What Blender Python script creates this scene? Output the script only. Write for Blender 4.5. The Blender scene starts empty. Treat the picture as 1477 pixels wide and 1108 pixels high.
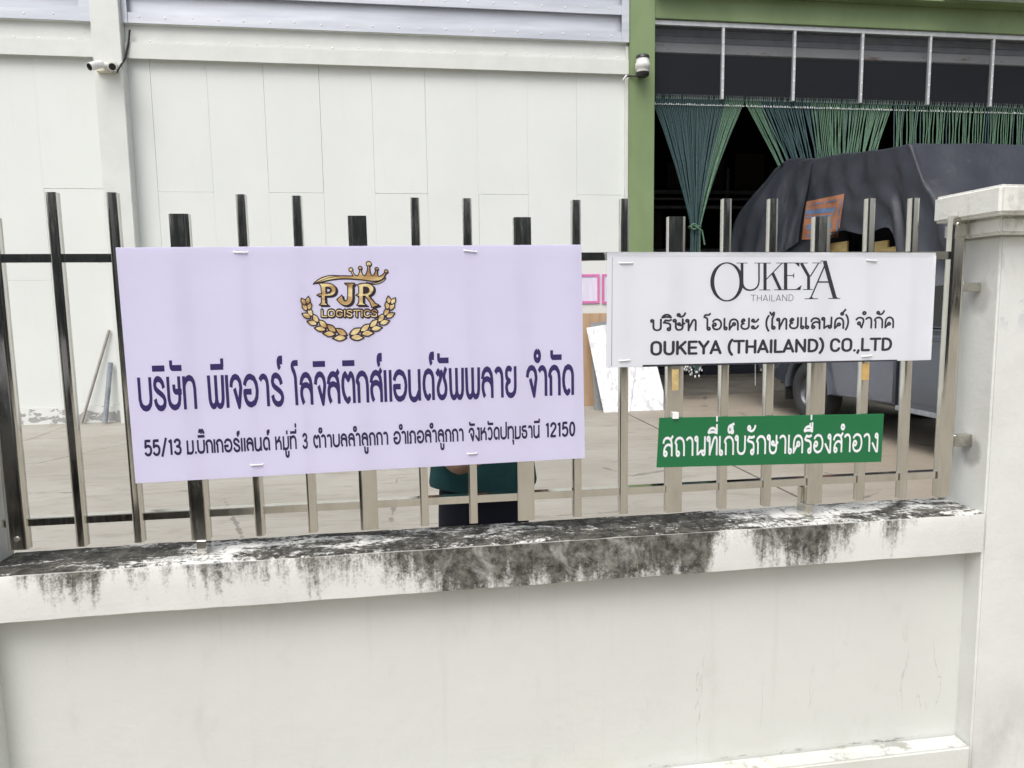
import bpy, bmesh, math, random
from mathutils import Vector, noise
from mathutils.geometry import delaunay_2d_cdt
rnd = random.Random(7)
PI = math.pi
sc = bpy.context.scene
C = sc.collection

# ------------------------------------------------------------------ camera, world, sun, exposure
F, YAW, PITCH, ROLL, DIST, EYE = 1033.68, 0.14538, 0.11193, -0.0148, 2.05595, 1.55
fw = Vector((math.sin(YAW)*math.cos(PITCH), math.cos(YAW)*math.cos(PITCH), -math.sin(PITCH)))
_r = Vector((math.cos(YAW), -math.sin(YAW), 0)); _u = _r.cross(fw)
rt = _r*math.cos(ROLL)+_u*math.sin(ROLL); up = _u*math.cos(ROLL)-_r*math.sin(ROLL)
CAM = Vector((0, -DIST, EYE))
cd = bpy.data.cameras.new('camera'); cam = bpy.data.objects.new('camera', cd); C.objects.link(cam)
from mathutils import Matrix
M = Matrix((rt, up, -fw)).transposed().to_4x4(); M.translation = CAM
cam.matrix_world = M
cd.sensor_width = 36; cd.lens = F/1477*36; cd.clip_end = 400; cd.clip_start = 0.05
sc.camera = cam

world = bpy.data.worlds.new('World'); sc.world = world; world.use_nodes = True
wn = world.node_tree; bgn = wn.nodes['Background']
sky = wn.nodes.new('ShaderNodeTexSky'); sky.sky_type = 'NISHITA'; sky.sun_disc = False
SUN_EL, SUN_AZ = math.radians(58), math.radians(208)      # azimuth clockwise from +Y
sky.sun_elevation = SUN_EL; sky.sun_rotation = SUN_AZ
sky.dust_density = 6.0; sky.air_density = 1.0; sky.ozone_density = 1.0
hs = wn.nodes.new('ShaderNodeHueSaturation'); hs.inputs['Saturation'].default_value = 0.42
wn.links.new(sky.outputs[0], hs.inputs['Color']); wn.links.new(hs.outputs[0], bgn.inputs['Color'])
bgn.inputs['Strength'].default_value = 0.142
sl = bpy.data.lights.new('sun', 'SUN'); sl.energy = 1.05; sl.angle = math.radians(38); sl.color = (1, .99, .975)
sun = bpy.data.objects.new('sun', sl); C.objects.link(sun)
sdir = Vector((math.sin(SUN_AZ)*math.cos(SUN_EL), math.cos(SUN_AZ)*math.cos(SUN_EL), math.sin(SUN_EL)))
sun.rotation_euler = sdir.to_track_quat('Z', 'Y').to_euler()
sc.view_settings.view_transform = 'Standard'; sc.view_settings.look = 'None'
sc.view_settings.exposure = 0.41; sc.view_settings.gamma = 1
sc.view_settings.use_curve_mapping = False
sc.cycles.max_bounces = 8; sc.cycles.diffuse_bounces = 4; sc.cycles.glossy_bounces = 4
sc.cycles.transparent_max_bounces = 12; sc.cycles.transmission_bounces = 4

# surveying helper: a measured sight line met with a known plane gives a real position
def ray(px, py): return fw+rt*((px-738.5)/F)-up*((py-554)/F)
def UY(px, py, y):
    d = ray(px, py); return CAM+d*((y-CAM.y)/d.y)
def UX(px, py, x):
    d = ray(px, py); return CAM+d*((x-CAM.x)/d.x)
def UZ(px, py, z):
    d = ray(px, py); return CAM+d*((z-CAM.z)/d.z)

# ------------------------------------------------------------------ node helpers
class N:
    def __init__(s, name):
        s.m = bpy.data.materials.new(name); s.m.use_nodes = True; s.t = s.m.node_tree
        s.b = s.t.nodes['Principled BSDF']; s.out = s.t.nodes['Material Output']
        s._c = None
    def co(s, scale=(1, 1, 1), gen=False):
        if s._c is None:
            s._c = s.t.nodes.new('ShaderNodeNewGeometry')
            s._tc = s.t.nodes.new('ShaderNodeTexCoord')
        mp = s.t.nodes.new('ShaderNodeMapping'); mp.inputs['Scale'].default_value = scale
        s.t.links.new(s._tc.outputs['Object'], mp.inputs['Vector']); return mp.outputs[0]
    def set(s, inp, v):
        if hasattr(v, 'is_linked') or isinstance(v, bpy.types.NodeSocket): s.t.links.new(v, inp)
        else: inp.default_value = v
    def noise(s, scale=5, detail=6, rough=.6, sc=(1, 1, 1), dist=0, vec=None):
        n = s.t.nodes.new('ShaderNodeTexNoise'); n.inputs['Scale'].default_value = scale
        n.inputs['Detail'].default_value = detail; n.inputs['Roughness'].default_value = rough
        n.inputs['Distortion'].default_value = dist
        s.t.links.new(vec or s.co(sc), n.inputs['Vector']); return n.outputs['Fac']
    def vor(s, scale=5, sc=(1, 1, 1), feature='DISTANCE_TO_EDGE', vec=None, out='Distance'):
        n = s.t.nodes.new('ShaderNodeTexVoronoi'); n.feature = feature; n.inputs['Scale'].default_value = scale
        s.t.links.new(vec or s.co(sc), n.inputs['Vector']); return n.outputs[out]
    def wave(s, scale, axis='X', sc=(1, 1, 1), dist=0):
        n = s.t.nodes.new('ShaderNodeTexWave'); n.bands_direction = axis; n.inputs['Scale'].default_value = scale
        n.inputs['Distortion'].default_value = dist
        s.t.links.new(s.co(sc), n.inputs['Vector']); return n.outputs['Fac']
    def mth(s, op, a, b=0.0, c=None, clamp=False):
        n = s.t.nodes.new('ShaderNodeMath'); n.operation = op; n.use_clamp = clamp
        s.set(n.inputs[0], a); s.set(n.inputs[1], b)
        if c is not None: s.set(n.inputs[2], c)
        return n.outputs[0]
    def step(s, v, lo, hi, a=0., b=1.):
        n = s.t.nodes.new('ShaderNodeMapRange'); n.interpolation_type = 'SMOOTHSTEP'
        s.set(n.inputs[0], v); s.set(n.inputs[1], lo); s.set(n.inputs[2], hi); s.set(n.inputs[3], a); s.set(n.inputs[4], b)
        return n.outputs[0]
    def ramp(s, v, stops):
        n = s.t.nodes.new('ShaderNodeValToRGB'); e = n.color_ramp.elements
        while len(e) < len(stops): e.new(.5)
        for el, (p, c) in zip(e, stops):
            el.position = p; el.color = (c, c, c, 1) if isinstance(c, (int, float)) else (*c, 1)
        s.set(n.inputs[0], v); return n.outputs[0]
    def mix(s, f, a, b, mode='MIX'):
        n = s.t.nodes.new('ShaderNodeMix'); n.data_type = 'RGBA'; n.blend_type = mode
        s.set(n.inputs[0], f)
        for i, v in ((6, a), (7, b)):
            if isinstance(v, tuple): n.inputs[i].default_value = (*v, 1) if len(v) == 3 else v
            else: s.t.links.new(v, n.inputs[i])
        return n.outputs[2]
    def pos(s, ax):
        if s._c is None: s.co()
        n = s.t.nodes.new('ShaderNodeSeparateXYZ'); s.t.links.new(s._tc.outputs['Object'], n.inputs[0]); return n.outputs[ax]
    def nrm(s, ax):
        if s._c is None: s.co()
        n = s.t.nodes.new('ShaderNodeSeparateXYZ'); s.t.links.new(s._c.outputs['Normal'], n.inputs[0]); return n.outputs[ax]
    def col(s, v): s.set(s.b.inputs['Base Color'], (*v, 1) if isinstance(v, tuple) and len(v) == 3 else v); return s
    def rough(s, v): s.set(s.b.inputs['Roughness'], v); return s
    def metal(s, v): s.b.inputs['Metallic'].default_value = v; return s
    def spec(s, v): s.b.inputs['Specular IOR Level'].default_value = v; return s
    def bump(s, h, strength=.3, dist=.01):
        n = s.t.nodes.new('ShaderNodeBump'); n.inputs['Strength'].default_value = strength; n.inputs['Distance'].default_value = dist
        s.set(n.inputs['Height'], h); s.t.links.new(n.outputs[0], s.b.inputs['Normal']); return s

def plain(name, c, rough=.6, metal=0, var=.12, scale=6, bump=0, bs=60):
    n = N(name); f = n.noise(scale, 6, .65)
    lo = tuple(x*(1-var) for x in c); hi = tuple(min(1, x*(1+var)) for x in c)
    n.col(n.mix(n.step(f, .3, .7), lo, hi)).rough(rough).metal(metal)
    if bump: n.bump(n.noise(bs, 5, .6), bump, .004)
    return n.m
MAT = {}
# painted plaster of the street wall
def plaster(name, base, dirty=.5):
    n = N(name)
    big = n.noise(1.7, 5, .6); fine = n.noise(55, 5, .6); mid = n.noise(9, 6, .6, (1, 1, .5))
    c = n.mix(n.step(big, .3, .7), tuple(x*.95 for x in base), base)
    c = n.mix(n.mth('MULTIPLY', n.step(mid, .56, .78), dirty), c, tuple(x*f for x, f in zip(base, (.80, .81, .79))))
    spots = n.vor(13, feature='F1'); sm = n.mth('MULTIPLY', n.step(spots, .035, .02), n.step(n.noise(7), .55, .65))
    c = n.mix(n.mth('MULTIPLY', sm, .6), c, (.25, .25, .22))
    drip = n.noise(2.2, 4, .55, (9, 9, .35)); dm = n.mth('MULTIPLY', n.step(drip, .58, .8), .18)
    c = n.mix(dm, c, tuple(x*.72 for x in base))
    crack = n.mth('ABSOLUTE', n.mth('SUBTRACT', n.noise(1.1, 7, .55, (2.2, 1, .35), .2), .5)); cm = n.mth('MULTIPLY', n.step(crack, .0022, .0006), n.step(n.noise(1.9, 2), .55, .62))
    c = n.mix(n.mth('MULTIPLY', cm, .35), c, (.3, .3, .28))
    z = n.pos(2); gm = n.mth('MULTIPLY', n.mth('MULTIPLY', n.step(z, .085, .070), n.step(z, .064, .067)), n.step(n.noise(9, 8, .75, (1, 1, 4)), .52, .60))
    c = n.mix(n.mth('MULTIPLY', gm, .75), c, (.16, .15, .12))
    gy = n.mth('MULTIPLY', n.step(z, .16, .07), n.step(n.noise(3, 5), .45, .65)); c = n.mix(n.mth('MULTIPLY', gy, .3), c, (.5, .48, .38))
    n.col(c).rough(.62)
    h = n.mth('ADD', n.mth('MULTIPLY', fine, .5), n.mth('MULTIPLY', n.noise(14, 4, .5), .8))
    n.bump(h, .35, .006); return n.m
MAT['plaster'] = plaster('white_plaster_paint', (.615, .630, .600))
MAT['pillar'] = None
n = N('pillar_plaster')
base = (.665, .68, .66)
big = n.noise(2.5, 5, .6)
c = n.mix(n.step(big, .3, .7), (.60, .612, .59), base)
z = n.pos(2)
blot = n.noise(7, 7, .6, (1, 1, .7), .4)
patch = n.mth('MULTIPLY', n.step(blot, .525, .545), n.mth('MULTIPLY', n.step(z, 1.42, 1.5), n.step(z, 1.74, 1.68)))
patch = n.mth('MULTIPLY', patch, n.step(n.pos(0), 1.80, 1.83))
c = n.mix(n.mth('MULTIPLY', patch, .7), c, (.50, .51, .53))
lowd = n.mth('MULTIPLY', n.step(z, .35, .05), n.step(n.noise(6, 7, .65, (1, 1, .6)), .4, .7))
c = n.mix(n.mth('MULTIPLY', lowd, .55), c, (.36, .36, .34))
for zc0, st_ in ((1.045, .75), (1.545, .5)):
    dy = n.mth('DIVIDE', n.mth('SUBTRACT', n.pos(1), .0), .045); dz = n.mth('DIVIDE', n.mth('SUBTRACT', z, zc0), .055)
    rr = n.mth('SQRT', n.mth('ADD', n.mth('MULTIPLY', dy, dy), n.mth('MULTIPLY', dz, dz))); rr = n.mth('ADD', rr, n.mth('MULTIPLY', n.mth('SUBTRACT', n.noise(22, 5), .5), .9))
    c = n.mix(n.mth('MULTIPLY', n.mth('MULTIPLY', n.step(rr, 1.15, .55), st_), n.step(n.pos(0), 1.83, 1.815)), c, (.27, .27, .26))
gr = n.mth('MULTIPLY', n.step(n.noise(11, 8, .7, (1, 1, .3)), .6, .75), .25)
c = n.mix(gr, c, (.34, .34, .32))
n.col(c).rough(.65).bump(n.mth('ADD', n.mth('MULTIPLY', n.noise(60, 5, .6), .5), n.noise(12, 4, .5)), .4, .006)
MAT['pillar'] = n.m
# pillar cap: weathered
n = N('pillar_cap_plaster')
st = n.noise(9, 9, .7, (1, 1, .35), .3)
c = n.mix(n.step(n.noise(3), .3, .7), (.66, .665, .625), (.73, .735, .695))
c = n.mix(n.mth('MULTIPLY', n.step(st, .52, .68), .6), c, (.30, .30, .26))
c = n.mix(n.mth('MULTIPLY', n.step(n.noise(70, 8, .8), .58, .66), .5), c, (.22, .22, .19))
n.col(c).rough(.7).bump(n.noise(50, 6, .6), .4, .006)
MAT['pillar_cap'] = n.m
# the mouldy coping
n = N('mouldy_coping_paint')
x = n.pos(0); z = n.pos(2); nz = n.nrm(2)
xr = n.mth('DIVIDE', n.mth('ADD', x, 1.1), 3.0)      # -1.1..1.9 -> 0..1
def X(v): return (v+1.1)/3.0
amt = n.ramp(xr, [(0, .12), (X(-.93), .34), (X(-.86), .55), (X(-.78), .32), (X(-.60), .30), (X(-.545), .56), (X(-.49), .34),
                  (X(-.24), .40), (X(-.12), .46), (X(0.0), .62), (X(.10), .76), (X(.22), .80), (X(.30), .66), (X(.40), .82), (X(.86), .86), (X(.90), .36), (X(1.0), .30),
                  (X(1.06), .66), (X(1.26), .66), (X(1.30), .38), (X(1.5), .36), (X(1.6), .18), (1, .10)])
zt = n.step(z, .735, .862)
fs_ = n.noise(7, 5, .6, (5.5, 5.5, .55), .1); f1 = n.mth('ADD', n.mth('MULTIPLY', n.noise(9, 9, .72, (1, 1, .45), .5), .5), n.mth('MULTIPLY', fs_, .5)); f2 = n.noise(42, 8, .75, (1, 1, .6)); f3 = n.noise(150, 4, .7); f4 = n.noise(3.0, 5, .6, (1, 1, .8))
s = n.mth('ADD', n.mth('MULTIPLY', f1, .42), n.mth('MULTIPLY', f2, .36)); s = n.mth('ADD', s, n.mth('MULTIPLY', f3, .22))
s = n.mth('ADD', s, n.mth('MULTIPLY', n.mth('SUBTRACT', f4, .5), .25))
s = n.mth('ADD', s, n.mth('MULTIPLY', amt, .42)); s = n.mth('ADD', s, n.mth('MULTIPLY', zt, .11))
d_ = n.mth('DIVIDE', n.mth('SUBTRACT', .858, z), .123)
nA = n.noise(4.5, 4, .6, (2.2, .3, .10)); nB = n.noise(26, 4, .65, (2.0, .3, .12))
ln_ = n.mth('ADD', n.mth('MULTIPLY', amt, 2.05), -.60)
ln_ = n.mth('ADD', ln_, n.mth('MULTIPLY', n.mth('SUBTRACT', nA, .5), 1.5)); ln_ = n.mth('ADD', ln_, n.mth('MULTIPLY', n.mth('SUBTRACT', nB, .5), .8))
ln_ = n.mth('SUBTRACT', ln_, n.mth('MULTIPLY', d_, .72))
ln_ = n.mth('ADD', ln_, n.mth('MULTIPLY', n.mth('SUBTRACT', f1, .5), 2.0)); ln_ = n.mth('ADD', ln_, n.mth('MULTIPLY', n.mth('SUBTRACT', f2, .5), 1.3))
ln_ = n.mth('ADD', ln_, n.mth('MULTIPLY', n.mth('SUBTRACT', f3, .5), .9))
front = n.mth('MULTIPLY', n.step(ln_, -.22, .52), n.step(n.noise(7, 6, .7, (1, 1, .8), .6), .30, .46, .62, 1.0))
# top face: crusty patches
isT0 = n.step(nz, .5, .8)
t1 = n.noise(4.2, 9, .68, (1, 3.0, 1), .7); t2 = n.noise(60, 7, .75)
amt2 = n.ramp(xr, [(0, .55), (X(-.8), .62), (X(-.6), .30), (X(-.3), .42), (X(0), .48), (X(.3), .42), (X(.45), .60), (X(.9), .52), (X(1.05), .30), (X(1.3), .26), (X(1.5), .34), (1, .44)])
s2 = n.mth('ADD', n.mth('MULTIPLY', t1, .62), n.mth('MULTIPLY', t2, .38)); s2 = n.mth('ADD', s2, n.mth('MULTIPLY', amt2, .34))
top = n.step(s2, .600, .665)
ck = n.mth('ABSOLUTE', n.mth('SUBTRACT', n.noise(5, 6, .6, (1, 1.6, 1), .8), .5)); ck2 = n.mth('ABSOLUTE', n.mth('SUBTRACT', n.noise(3.2, 7, .6, (2.4, .8, 1), .5), .5))
ckm = n.mth('MAXIMUM', n.step(ck, .010, .003), n.step(ck2, .008, .002)); ckm = n.mth('MULTIPLY', ckm, isT0)
top = n.mth('MAXIMUM', top, n.mth('MULTIPLY', ckm, .85))
isT = n.step(nz, .5, .8)
mask = n.mth('ADD', n.mth('MULTIPLY', front, n.mth('SUBTRACT', 1.0, isT)), n.mth('MULTIPLY', top, isT))
edge = n.mth('MULTIPLY', n.step(z, .8555, .8575), n.mth('SUBTRACT', 1.0, isT))
mask = n.mth('MULTIPLY', mask, n.mth('SUBTRACT', 1.0, n.mth('MULTIPLY', edge, .6)))
clean = n.mix(n.step(n.noise(3, 5), .3, .7), (.60, .605, .58), (.68, .685, .66))
dark = n.mix(n.step(n.noise(30, 6, .7), .35, .7), (.024, .024, .019), (.17, .167, .145))
dark = n.mix(n.mth('MULTIPLY', n.step(n.noise(5, 5), .52, .7), .55), dark, (.19, .185, .145))
dark = n.mix(n.mth('MULTIPLY', n.step(n.noise(140, 4, .7), .56, .68), .55), dark, (.24, .24, .205))
dkt = n.mix(n.step(n.noise(26, 7, .75), .38, .66), (.012, .012, .010), (.10, .097, .08))
dkt = n.mix(n.mth('MULTIPLY', n.step(n.noise(48, 6, .8), .57, .66), .6), dkt, (.42, .42, .38))
dark = n.mix(isT, dark, dkt)
n.col(n.mix(mask, clean, dark)).rough(.8)
n.bump(n.mth('ADD', n.mth('MULTIPLY', mask, -.6), n.mth('ADD', n.noise(90, 5, .7), n.mth('MULTIPLY', ckm, -1.0))), .45, .003)
MAT['coping'] = n.m
# polished stainless
n = N('polished_stainless_steel')
wv = n.noise(2.0, 2, .4, (6, 6, .9), .2); w2 = n.noise(7, 2, .4, (1, 1, .6))
sm = n.noise(18, 6, .7, (1, 1, .25))
n.col(n.mix(n.step(sm, .4, .75), (.65, .635, .59), (.55, .53, .475))).metal(1)
scr = n.noise(120, 4, .7, (1, 1, .12))
n.rough(n.step(scr, .35, .75, .07, .17)); n.bump(n.mth('ADD', wv, n.mth('MULTIPLY', w2, .5)), .12, .003)
MAT['steel'] = n.m
MAT['steel_dull'] = plain('worn_stainless_foot', (.55, .53, .48), .3, 1, .2, 20, .2)
# yard concrete
n = N('yard_concrete')
b1 = n.noise(.5, 6, .6, (1, 1.7, 1)); b2 = n.noise(2.2, 8, .7, (.5, 1.8, 1), 1.0); b3 = n.noise(50, 6, .7); b4 = n.noise(7, 7, .65, (.5, 2.4, 1), .6)
c = n.mix(n.step(b1, .3, .7), (.27, .255, .22), (.35, .335, .30))
c = n.mix(n.mth('MULTIPLY', n.step(b2, .5, .72), .6), c, (.19, .178, .15))
c = n.mix(n.mth('MULTIPLY', n.step(b4, .53, .7), .55), c, (.20, .185, .155))
c = n.mix(n.mth('MULTIPLY', n.step(b3, .55, .75), .4), c, (.16, .15, .13))
warmx = n.step(n.pos(0), 2.2, 4.5)
c = n.mix(n.mth('MULTIPLY', warmx, .5), c, (.27, .215, .155))
scf = n.noise(16, 8, .75, (.6, 1.8, 1), 1.5); c = n.mix(n.mth('MULTIPLY', n.mth('MULTIPLY', n.step(scf, .54, .66), warmx), .5), c, (.13, .105, .08))
ck = n.mth('ADD', n.vor(.45, (1, 1.3, 1)), n.mth('MULTIPLY', n.mth('SUBTRACT', n.noise(5, 5, .7), .5), .05))
cm = n.mth('MULTIPLY', n.step(ck, .007, .002), n.step(n.noise(1.1, 2), .5, .56))
c = n.mix(n.mth('MULTIPLY', cm, .6), c, (.08, .075, .07))
n.col(c).rough(.8).bump(n.mth('ADD', n.mth('MULTIPLY', b3, .6), b4), .35, .01)
MAT['concrete'] = n.m
MAT['joint'] = plain('joint_filler', (.04, .036, .03), .9)
MAT['road'] = plain('street_concrete', (.34, .315, .262), .85, 0, .15, 3, .3, 40)
# warehouse panels
n = N('white_panel_paint')
c = n.mix(n.step(n.noise(.8, 5), .3, .7), (.645, .672, .652), (.675, .702, .682))
c = n.mix(n.mth('MULTIPLY', n.step(n.noise(3, 5, .6, (4, 4, .3)), .55, .8), .22), c, (.58, .6, .575))
c = n.mix(n.mth('MULTIPLY', n.step(n.noise(40, 3, .6), .7, .76), .3), c, (.5, .5, .46))
n.col(c).rough(.55).bump(n.noise(18, 4, .5, (1, 1, .4)), .12, .004)
MAT['panel'] = n.m
MAT['panel_gap'] = plain('panel_joint_filler', (.615, .64, .615), .8)
MAT['flash'] = plain('white_profiled_sheet', (.62, .64, .617), .45, 0, .04, 3, .1, 6)
MAT['galv'] = None
n = N('galvanised_profile')
g = n.noise(2.5, 5, .6, (.25, 1, 3)); 
c = n.mix(n.step(g, .3, .7), (.47, .50, .555), (.60, .63, .68))
c = n.mix(n.mth('MULTIPLY', n.step(n.noise(7, 7, .7, (2, 2, .5)), .6, .78), .4), c, (.33, .34, .36))
n.col(c).rough(.42).metal(.35).bump(n.noise(9, 3), .12, .01)
MAT['galv'] = n.m
n = N('green_column_paint')
c = n.mix(n.step(n.noise(1.5, 5, .6, (1, 1, .5)), .3, .7), (.165, .235, .105), (.205, .28, .135))
c = n.mix(n.mth('MULTIPLY', n.step(n.noise(60, 3), .72, .74), .5), c, (.5, .55, .45))
n.col(c).rough(.5).bump(n.noise(30, 4), .08, .003)
MAT['green'] = n.m
MAT['darkin'] = plain('gloom_dark_sheet', (.018, .019, .022), .8)  # near-black: the shade of the hall is put into this colour
MAT['rail_in'] = plain('interior_grey_pipe', (.10, .105, .12), .5)
MAT['floor_in'] = plain('warehouse_floor', (.20, .185, .16), .8, 0, .25, 2, .1)
n = N('peeling_plinth')
z = n.pos(2); pn = n.noise(3.2, 8, .62, (1, 1, 1.6), .3)
pm = n.mth('MULTIPLY', n.step(n.mth('ADD', pn, n.mth('MULTIPLY', z, -.5)), .44, .455), n.step(n.mth('ADD', pn, n.mth('MULTIPLY', z, 1.4)), .53, .545))
n.col(n.mix(pm, (.66, .68, .66), (.33, .33, .325))).rough(.75).bump(n.mth('MULTIPLY', pm, -1.0), .6, .01)
MAT['plinth'] = n.m
# sign faces (thin plastic board: part of the light comes through from behind)
def board(name, c, trans=.25, var=.02):
    n = N(name); f = n.noise(6, 5, .6); sm = n.noise(22, 6, .7)
    cc = n.mix(n.step(f, .3, .7), tuple(x*(1-var) for x in c), c)
    cc = n.mix(n.mth('MULTIPLY', n.step(sm, .64, .78), .18), cc, tuple(x*.75 for x in c))
    n.col(cc).rough(.30).bump(n.mth('ADD', n.noise(3.2, 3, .5, (1, 1, .6)), n.mth('MULTIPLY', n.noise(14, 3, .5), .12)), .30, .012)
    tr = n.t.nodes.new('ShaderNodeBsdfTranslucent'); n.t.links.new(cc, tr.inputs[0])
    mx = n.t.nodes.new('ShaderNodeMixShader'); mx.inputs[0].default_value = trans
    n.t.links.new(n.b.outputs[0], mx.inputs[1]); n.t.links.new(tr.outputs[0], mx.inputs[2]); n.t.links.new(mx.outputs[0], n.out.inputs[0])
    return n.m
MAT['lilac'] = board('lilac_sign_board', (.795, .775, .955), .36)
MAT['white_sign'] = board('white_sign_board', (.87, .89, .945), .36)
MAT['green_sign'] = board('green_sign_board', (.026, .225, .085), .36)
def ink(name, c, rough=.4):
    n = N(name); f = n.noise(4, 3); n.col(n.mix(f, tuple(x*.8 for x in c), tuple(x*1.2 for x in c))).rough(rough); return n.m
MAT['navy'] = ink('navy_print', (.030, .018, .105)); MAT['navy2'] = ink('dark_navy_print', (.022, .016, .06))
MAT['black'] = ink('black_print', (.028, .027, .036)); MAT['white_ink'] = ink('white_print', (.75, .77, .80))
MAT['outline'] = ink('dark_outline_print', (.022, .012, .022))
n = N('gold_print'); g = n.noise(30, 2, .5, (.5, 1, 1.6))
n.col(n.ramp(g, [(.28, (.27, .14, .05)), (.45, (.46, .31, .13)), (.60, (.72, .60, .32)), (.78, (.38, .25, .10))])).rough(.4)
MAT['gold'] = n.m
MAT['thin_black'] = ink('grey_thin_print', (.10, .10, .13))
MAT['tie'] = plain('white_nylon_tie', (.80, .80, .82), .3)
MAT['blackplastic'] = plain('black_plastic', (.02, .02, .022), .4)
MAT['whiteplastic'] = plain('white_plastic', (.72, .72, .70), .35)
MAT['cream'] = plain('cream_box_plastic', (.66, .64, .52), .5)
MAT['cable'] = plain('black_cable', (.018, .018, .02), .6)
MAT['lens'] = plain('camera_glass', (.006, .006, .008), .08)
MAT['teal_rope'] = plain('teal_rope', (.040, .082, .088), .6, 0, .3, 30)
MAT['green_rope'] = plain('green_rope', (.09, .175, .115), .6, 0, .3, 30)
MAT['loop'] = plain('pale_rope_loop', (.26, .33, .31), .5)
MAT['clip'] = plain('rope_clip', (.55, .58, .58), .4)
MAT['alum'] = plain('aluminium_strip', (.55, .57, .58), .4, .4, .1, 8)
n = N('insect_screen')
w = n.wave(55, 'X'); w2 = n.wave(55, 'Z')
tr = n.t.nodes.new('ShaderNodeBsdfTransparent'); mx = n.t.nodes.new('ShaderNodeMixShader')
n.col((.014, .017, .023)).rough(.7)
n.set(mx.inputs[0], n.mth('ADD', .14, n.mth('MULTIPLY', n.mth('MAXIMUM', w, w2), .25)))
n.t.links.new(tr.outputs[0], mx.inputs[1]); n.t.links.new(n.b.outputs[0], mx.inputs[2]); n.t.links.new(mx.outputs[0], n.out.inputs[0])
MAT['screen'] = n.m
n = N('rusty_shutter_bar')
c = n.mix(n.step(n.noise(3, 7, .7, (1, 1, 5)), .56, .68), (.80, .82, .84), (.40, .24, .16))
n.col(c).rough(.5).metal(.2); MAT['shutbar'] = n.m
MAT['slat'] = plain('grey_shutter_slat', (.50, .53, .58), .45, 0, .12, 5)
# tarpaulin
n = N('navy_tarpaulin')
c = n.mix(n.step(n.noise(1.4, 6), .3, .7), (.014, .017, .026), (.026, .031, .044))
c = n.mix(n.mth('MULTIPLY', n.step(n.noise(5, 7, .7), .55, .72), .3), c, (.09, .095, .105))
wr = n.noise(3.0, 6, .58, (1, 1.3, .28), .5)
n.col(c).rough(.55).bump(n.mth('ADD', wr, n.mth('MULTIPLY', n.noise(16, 5, .6, (1, 1, .5)), .2)), .38, .035)
MAT['tarp'] = n.m
MAT['orange'] = plain('orange_print', (.33, .14, .075), .6, 0, .15, 12)
MAT['blueprint'] = plain('blue_print', (.10, .16, .28), .6, 0, .2, 12)
MAT['wood'] = None
n = N('yellow_timber'); g = n.noise(5, 6, .7, (1, 1, 12)); n.col(n.mix(n.step(g, .3, .7), (.30, .215, .07), (.46, .36, .15))).rough(.7).bump(g, .3, .004); MAT['wood'] = n.m
n = N('brown_plywood'); g = n.noise(3, 6, .7, (8, 8, .8)); n.col(n.mix(n.step(g, .3, .7), (.40, .27, .165), (.50, .35, .225))).rough(.6); MAT['ply'] = n.m
n = N('white_marble_board'); g = n.noise(2.5, 6, .65, (4, 4, .7), 1.2); n.col(n.mix(n.step(g, .48, .62), (.74, .74, .76), (.50, .51, .53))).rough(.35); MAT['wboard'] = n.m
MAT['greyframe'] = plain('grey_frame', (.2, .21, .22), .5)
n = N('grey_car_paint'); n.col((.092, .106, .135)).rough(.25).metal(.55); n.b.inputs['Coat Weight'].default_value = .6; MAT['paint'] = n.m
MAT['paint'] = n.m
n = N('black_car_paint'); n.col((.03, .034, .042)).rough(.15); n.b.inputs['Coat Weight'].default_value = 1; MAT['blackpaint'] = n.m
n = N('dark_window_glass'); n.col((.012, .015, .018)).rough(.05); MAT['glass'] = n.m
n = N('tyre_rubber'); g = n.wave(14, 'Z'); n.col((.03, .031, .034)).rough(.8).bump(n.noise(60, 3), .4, .005); MAT['tyre'] = n.m
MAT['rim'] = plain('steel_rim', (.12, .125, .14), .4, .6)
MAT['chrome'] = plain('chrome_trim', (.6, .6, .6), .2, 1)
MAT['lamp'] = plain('lamp_lens', (.6, .6, .6), .1)
MAT['skin'] = plain('skin', (.36, .21, .14), .5)
MAT['hair'] = plain('black_hair', (.012, .01, .01), .5)
n = N('green_polo_cloth'); n.col(n.mix(n.step(n.noise(6), .3, .7), (.008, .055, .06), (.014, .085, .085))).rough(.85).bump(n.noise(9, 4, .5, (1, 1, .4)), .4, .02); MAT['shirt'] = n.m
MAT['trousers'] = plain('navy_trousers', (.008, .009, .02), .9)
MAT['shoe'] = plain('black_shoes', (.015, .014, .013), .5)
MAT['pink'] = plain('pink_frame', (.62, .17, .42), .5)
n = N('certificate_paper')
ln = n.wave(26, 'Z', (1, 1, 1)); lm = n.mth('MULTIPLY', n.step(ln, .75, .9), n.step(n.noise(30, 2, .5, (1, 1, .1)), .4, .55))
n.col(n.mix(n.mth('MULTIPLY', lm, .45), (.70, .66, .80), (.30, .32, .42))).rough(.5); MAT['paper'] = n.m
MAT['tape'] = plain('yellowed_tape', (.50, .38, .17), .5, 0, .2, 40)
MAT['otape'] = plain('orange_tape', (.50, .33, .12), .4, 0, .12, 30)
MAT['crate'] = plain('dark_blue_crate', (.015, .02, .035), .5)
MAT['mint'] = plain('mint_gutter', (.62, .74, .68), .4, 0, .05)
MAT['leaf'] = plain('dark_leaves', (.085, .10, .11), .7, 0, .4, 3)
MAT['galvpipe'] = plain('galvanised_pipe', (.30, .33, .37), .4, .4, .2, 10)
MAT['brownbar'] = plain('brown_grey_bar', (.36, .34, .31), .5, .1, .1, 10)
MAT['mark'] = plain('mud_dauber_clay', (.26, .23, .2), .9)

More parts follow.
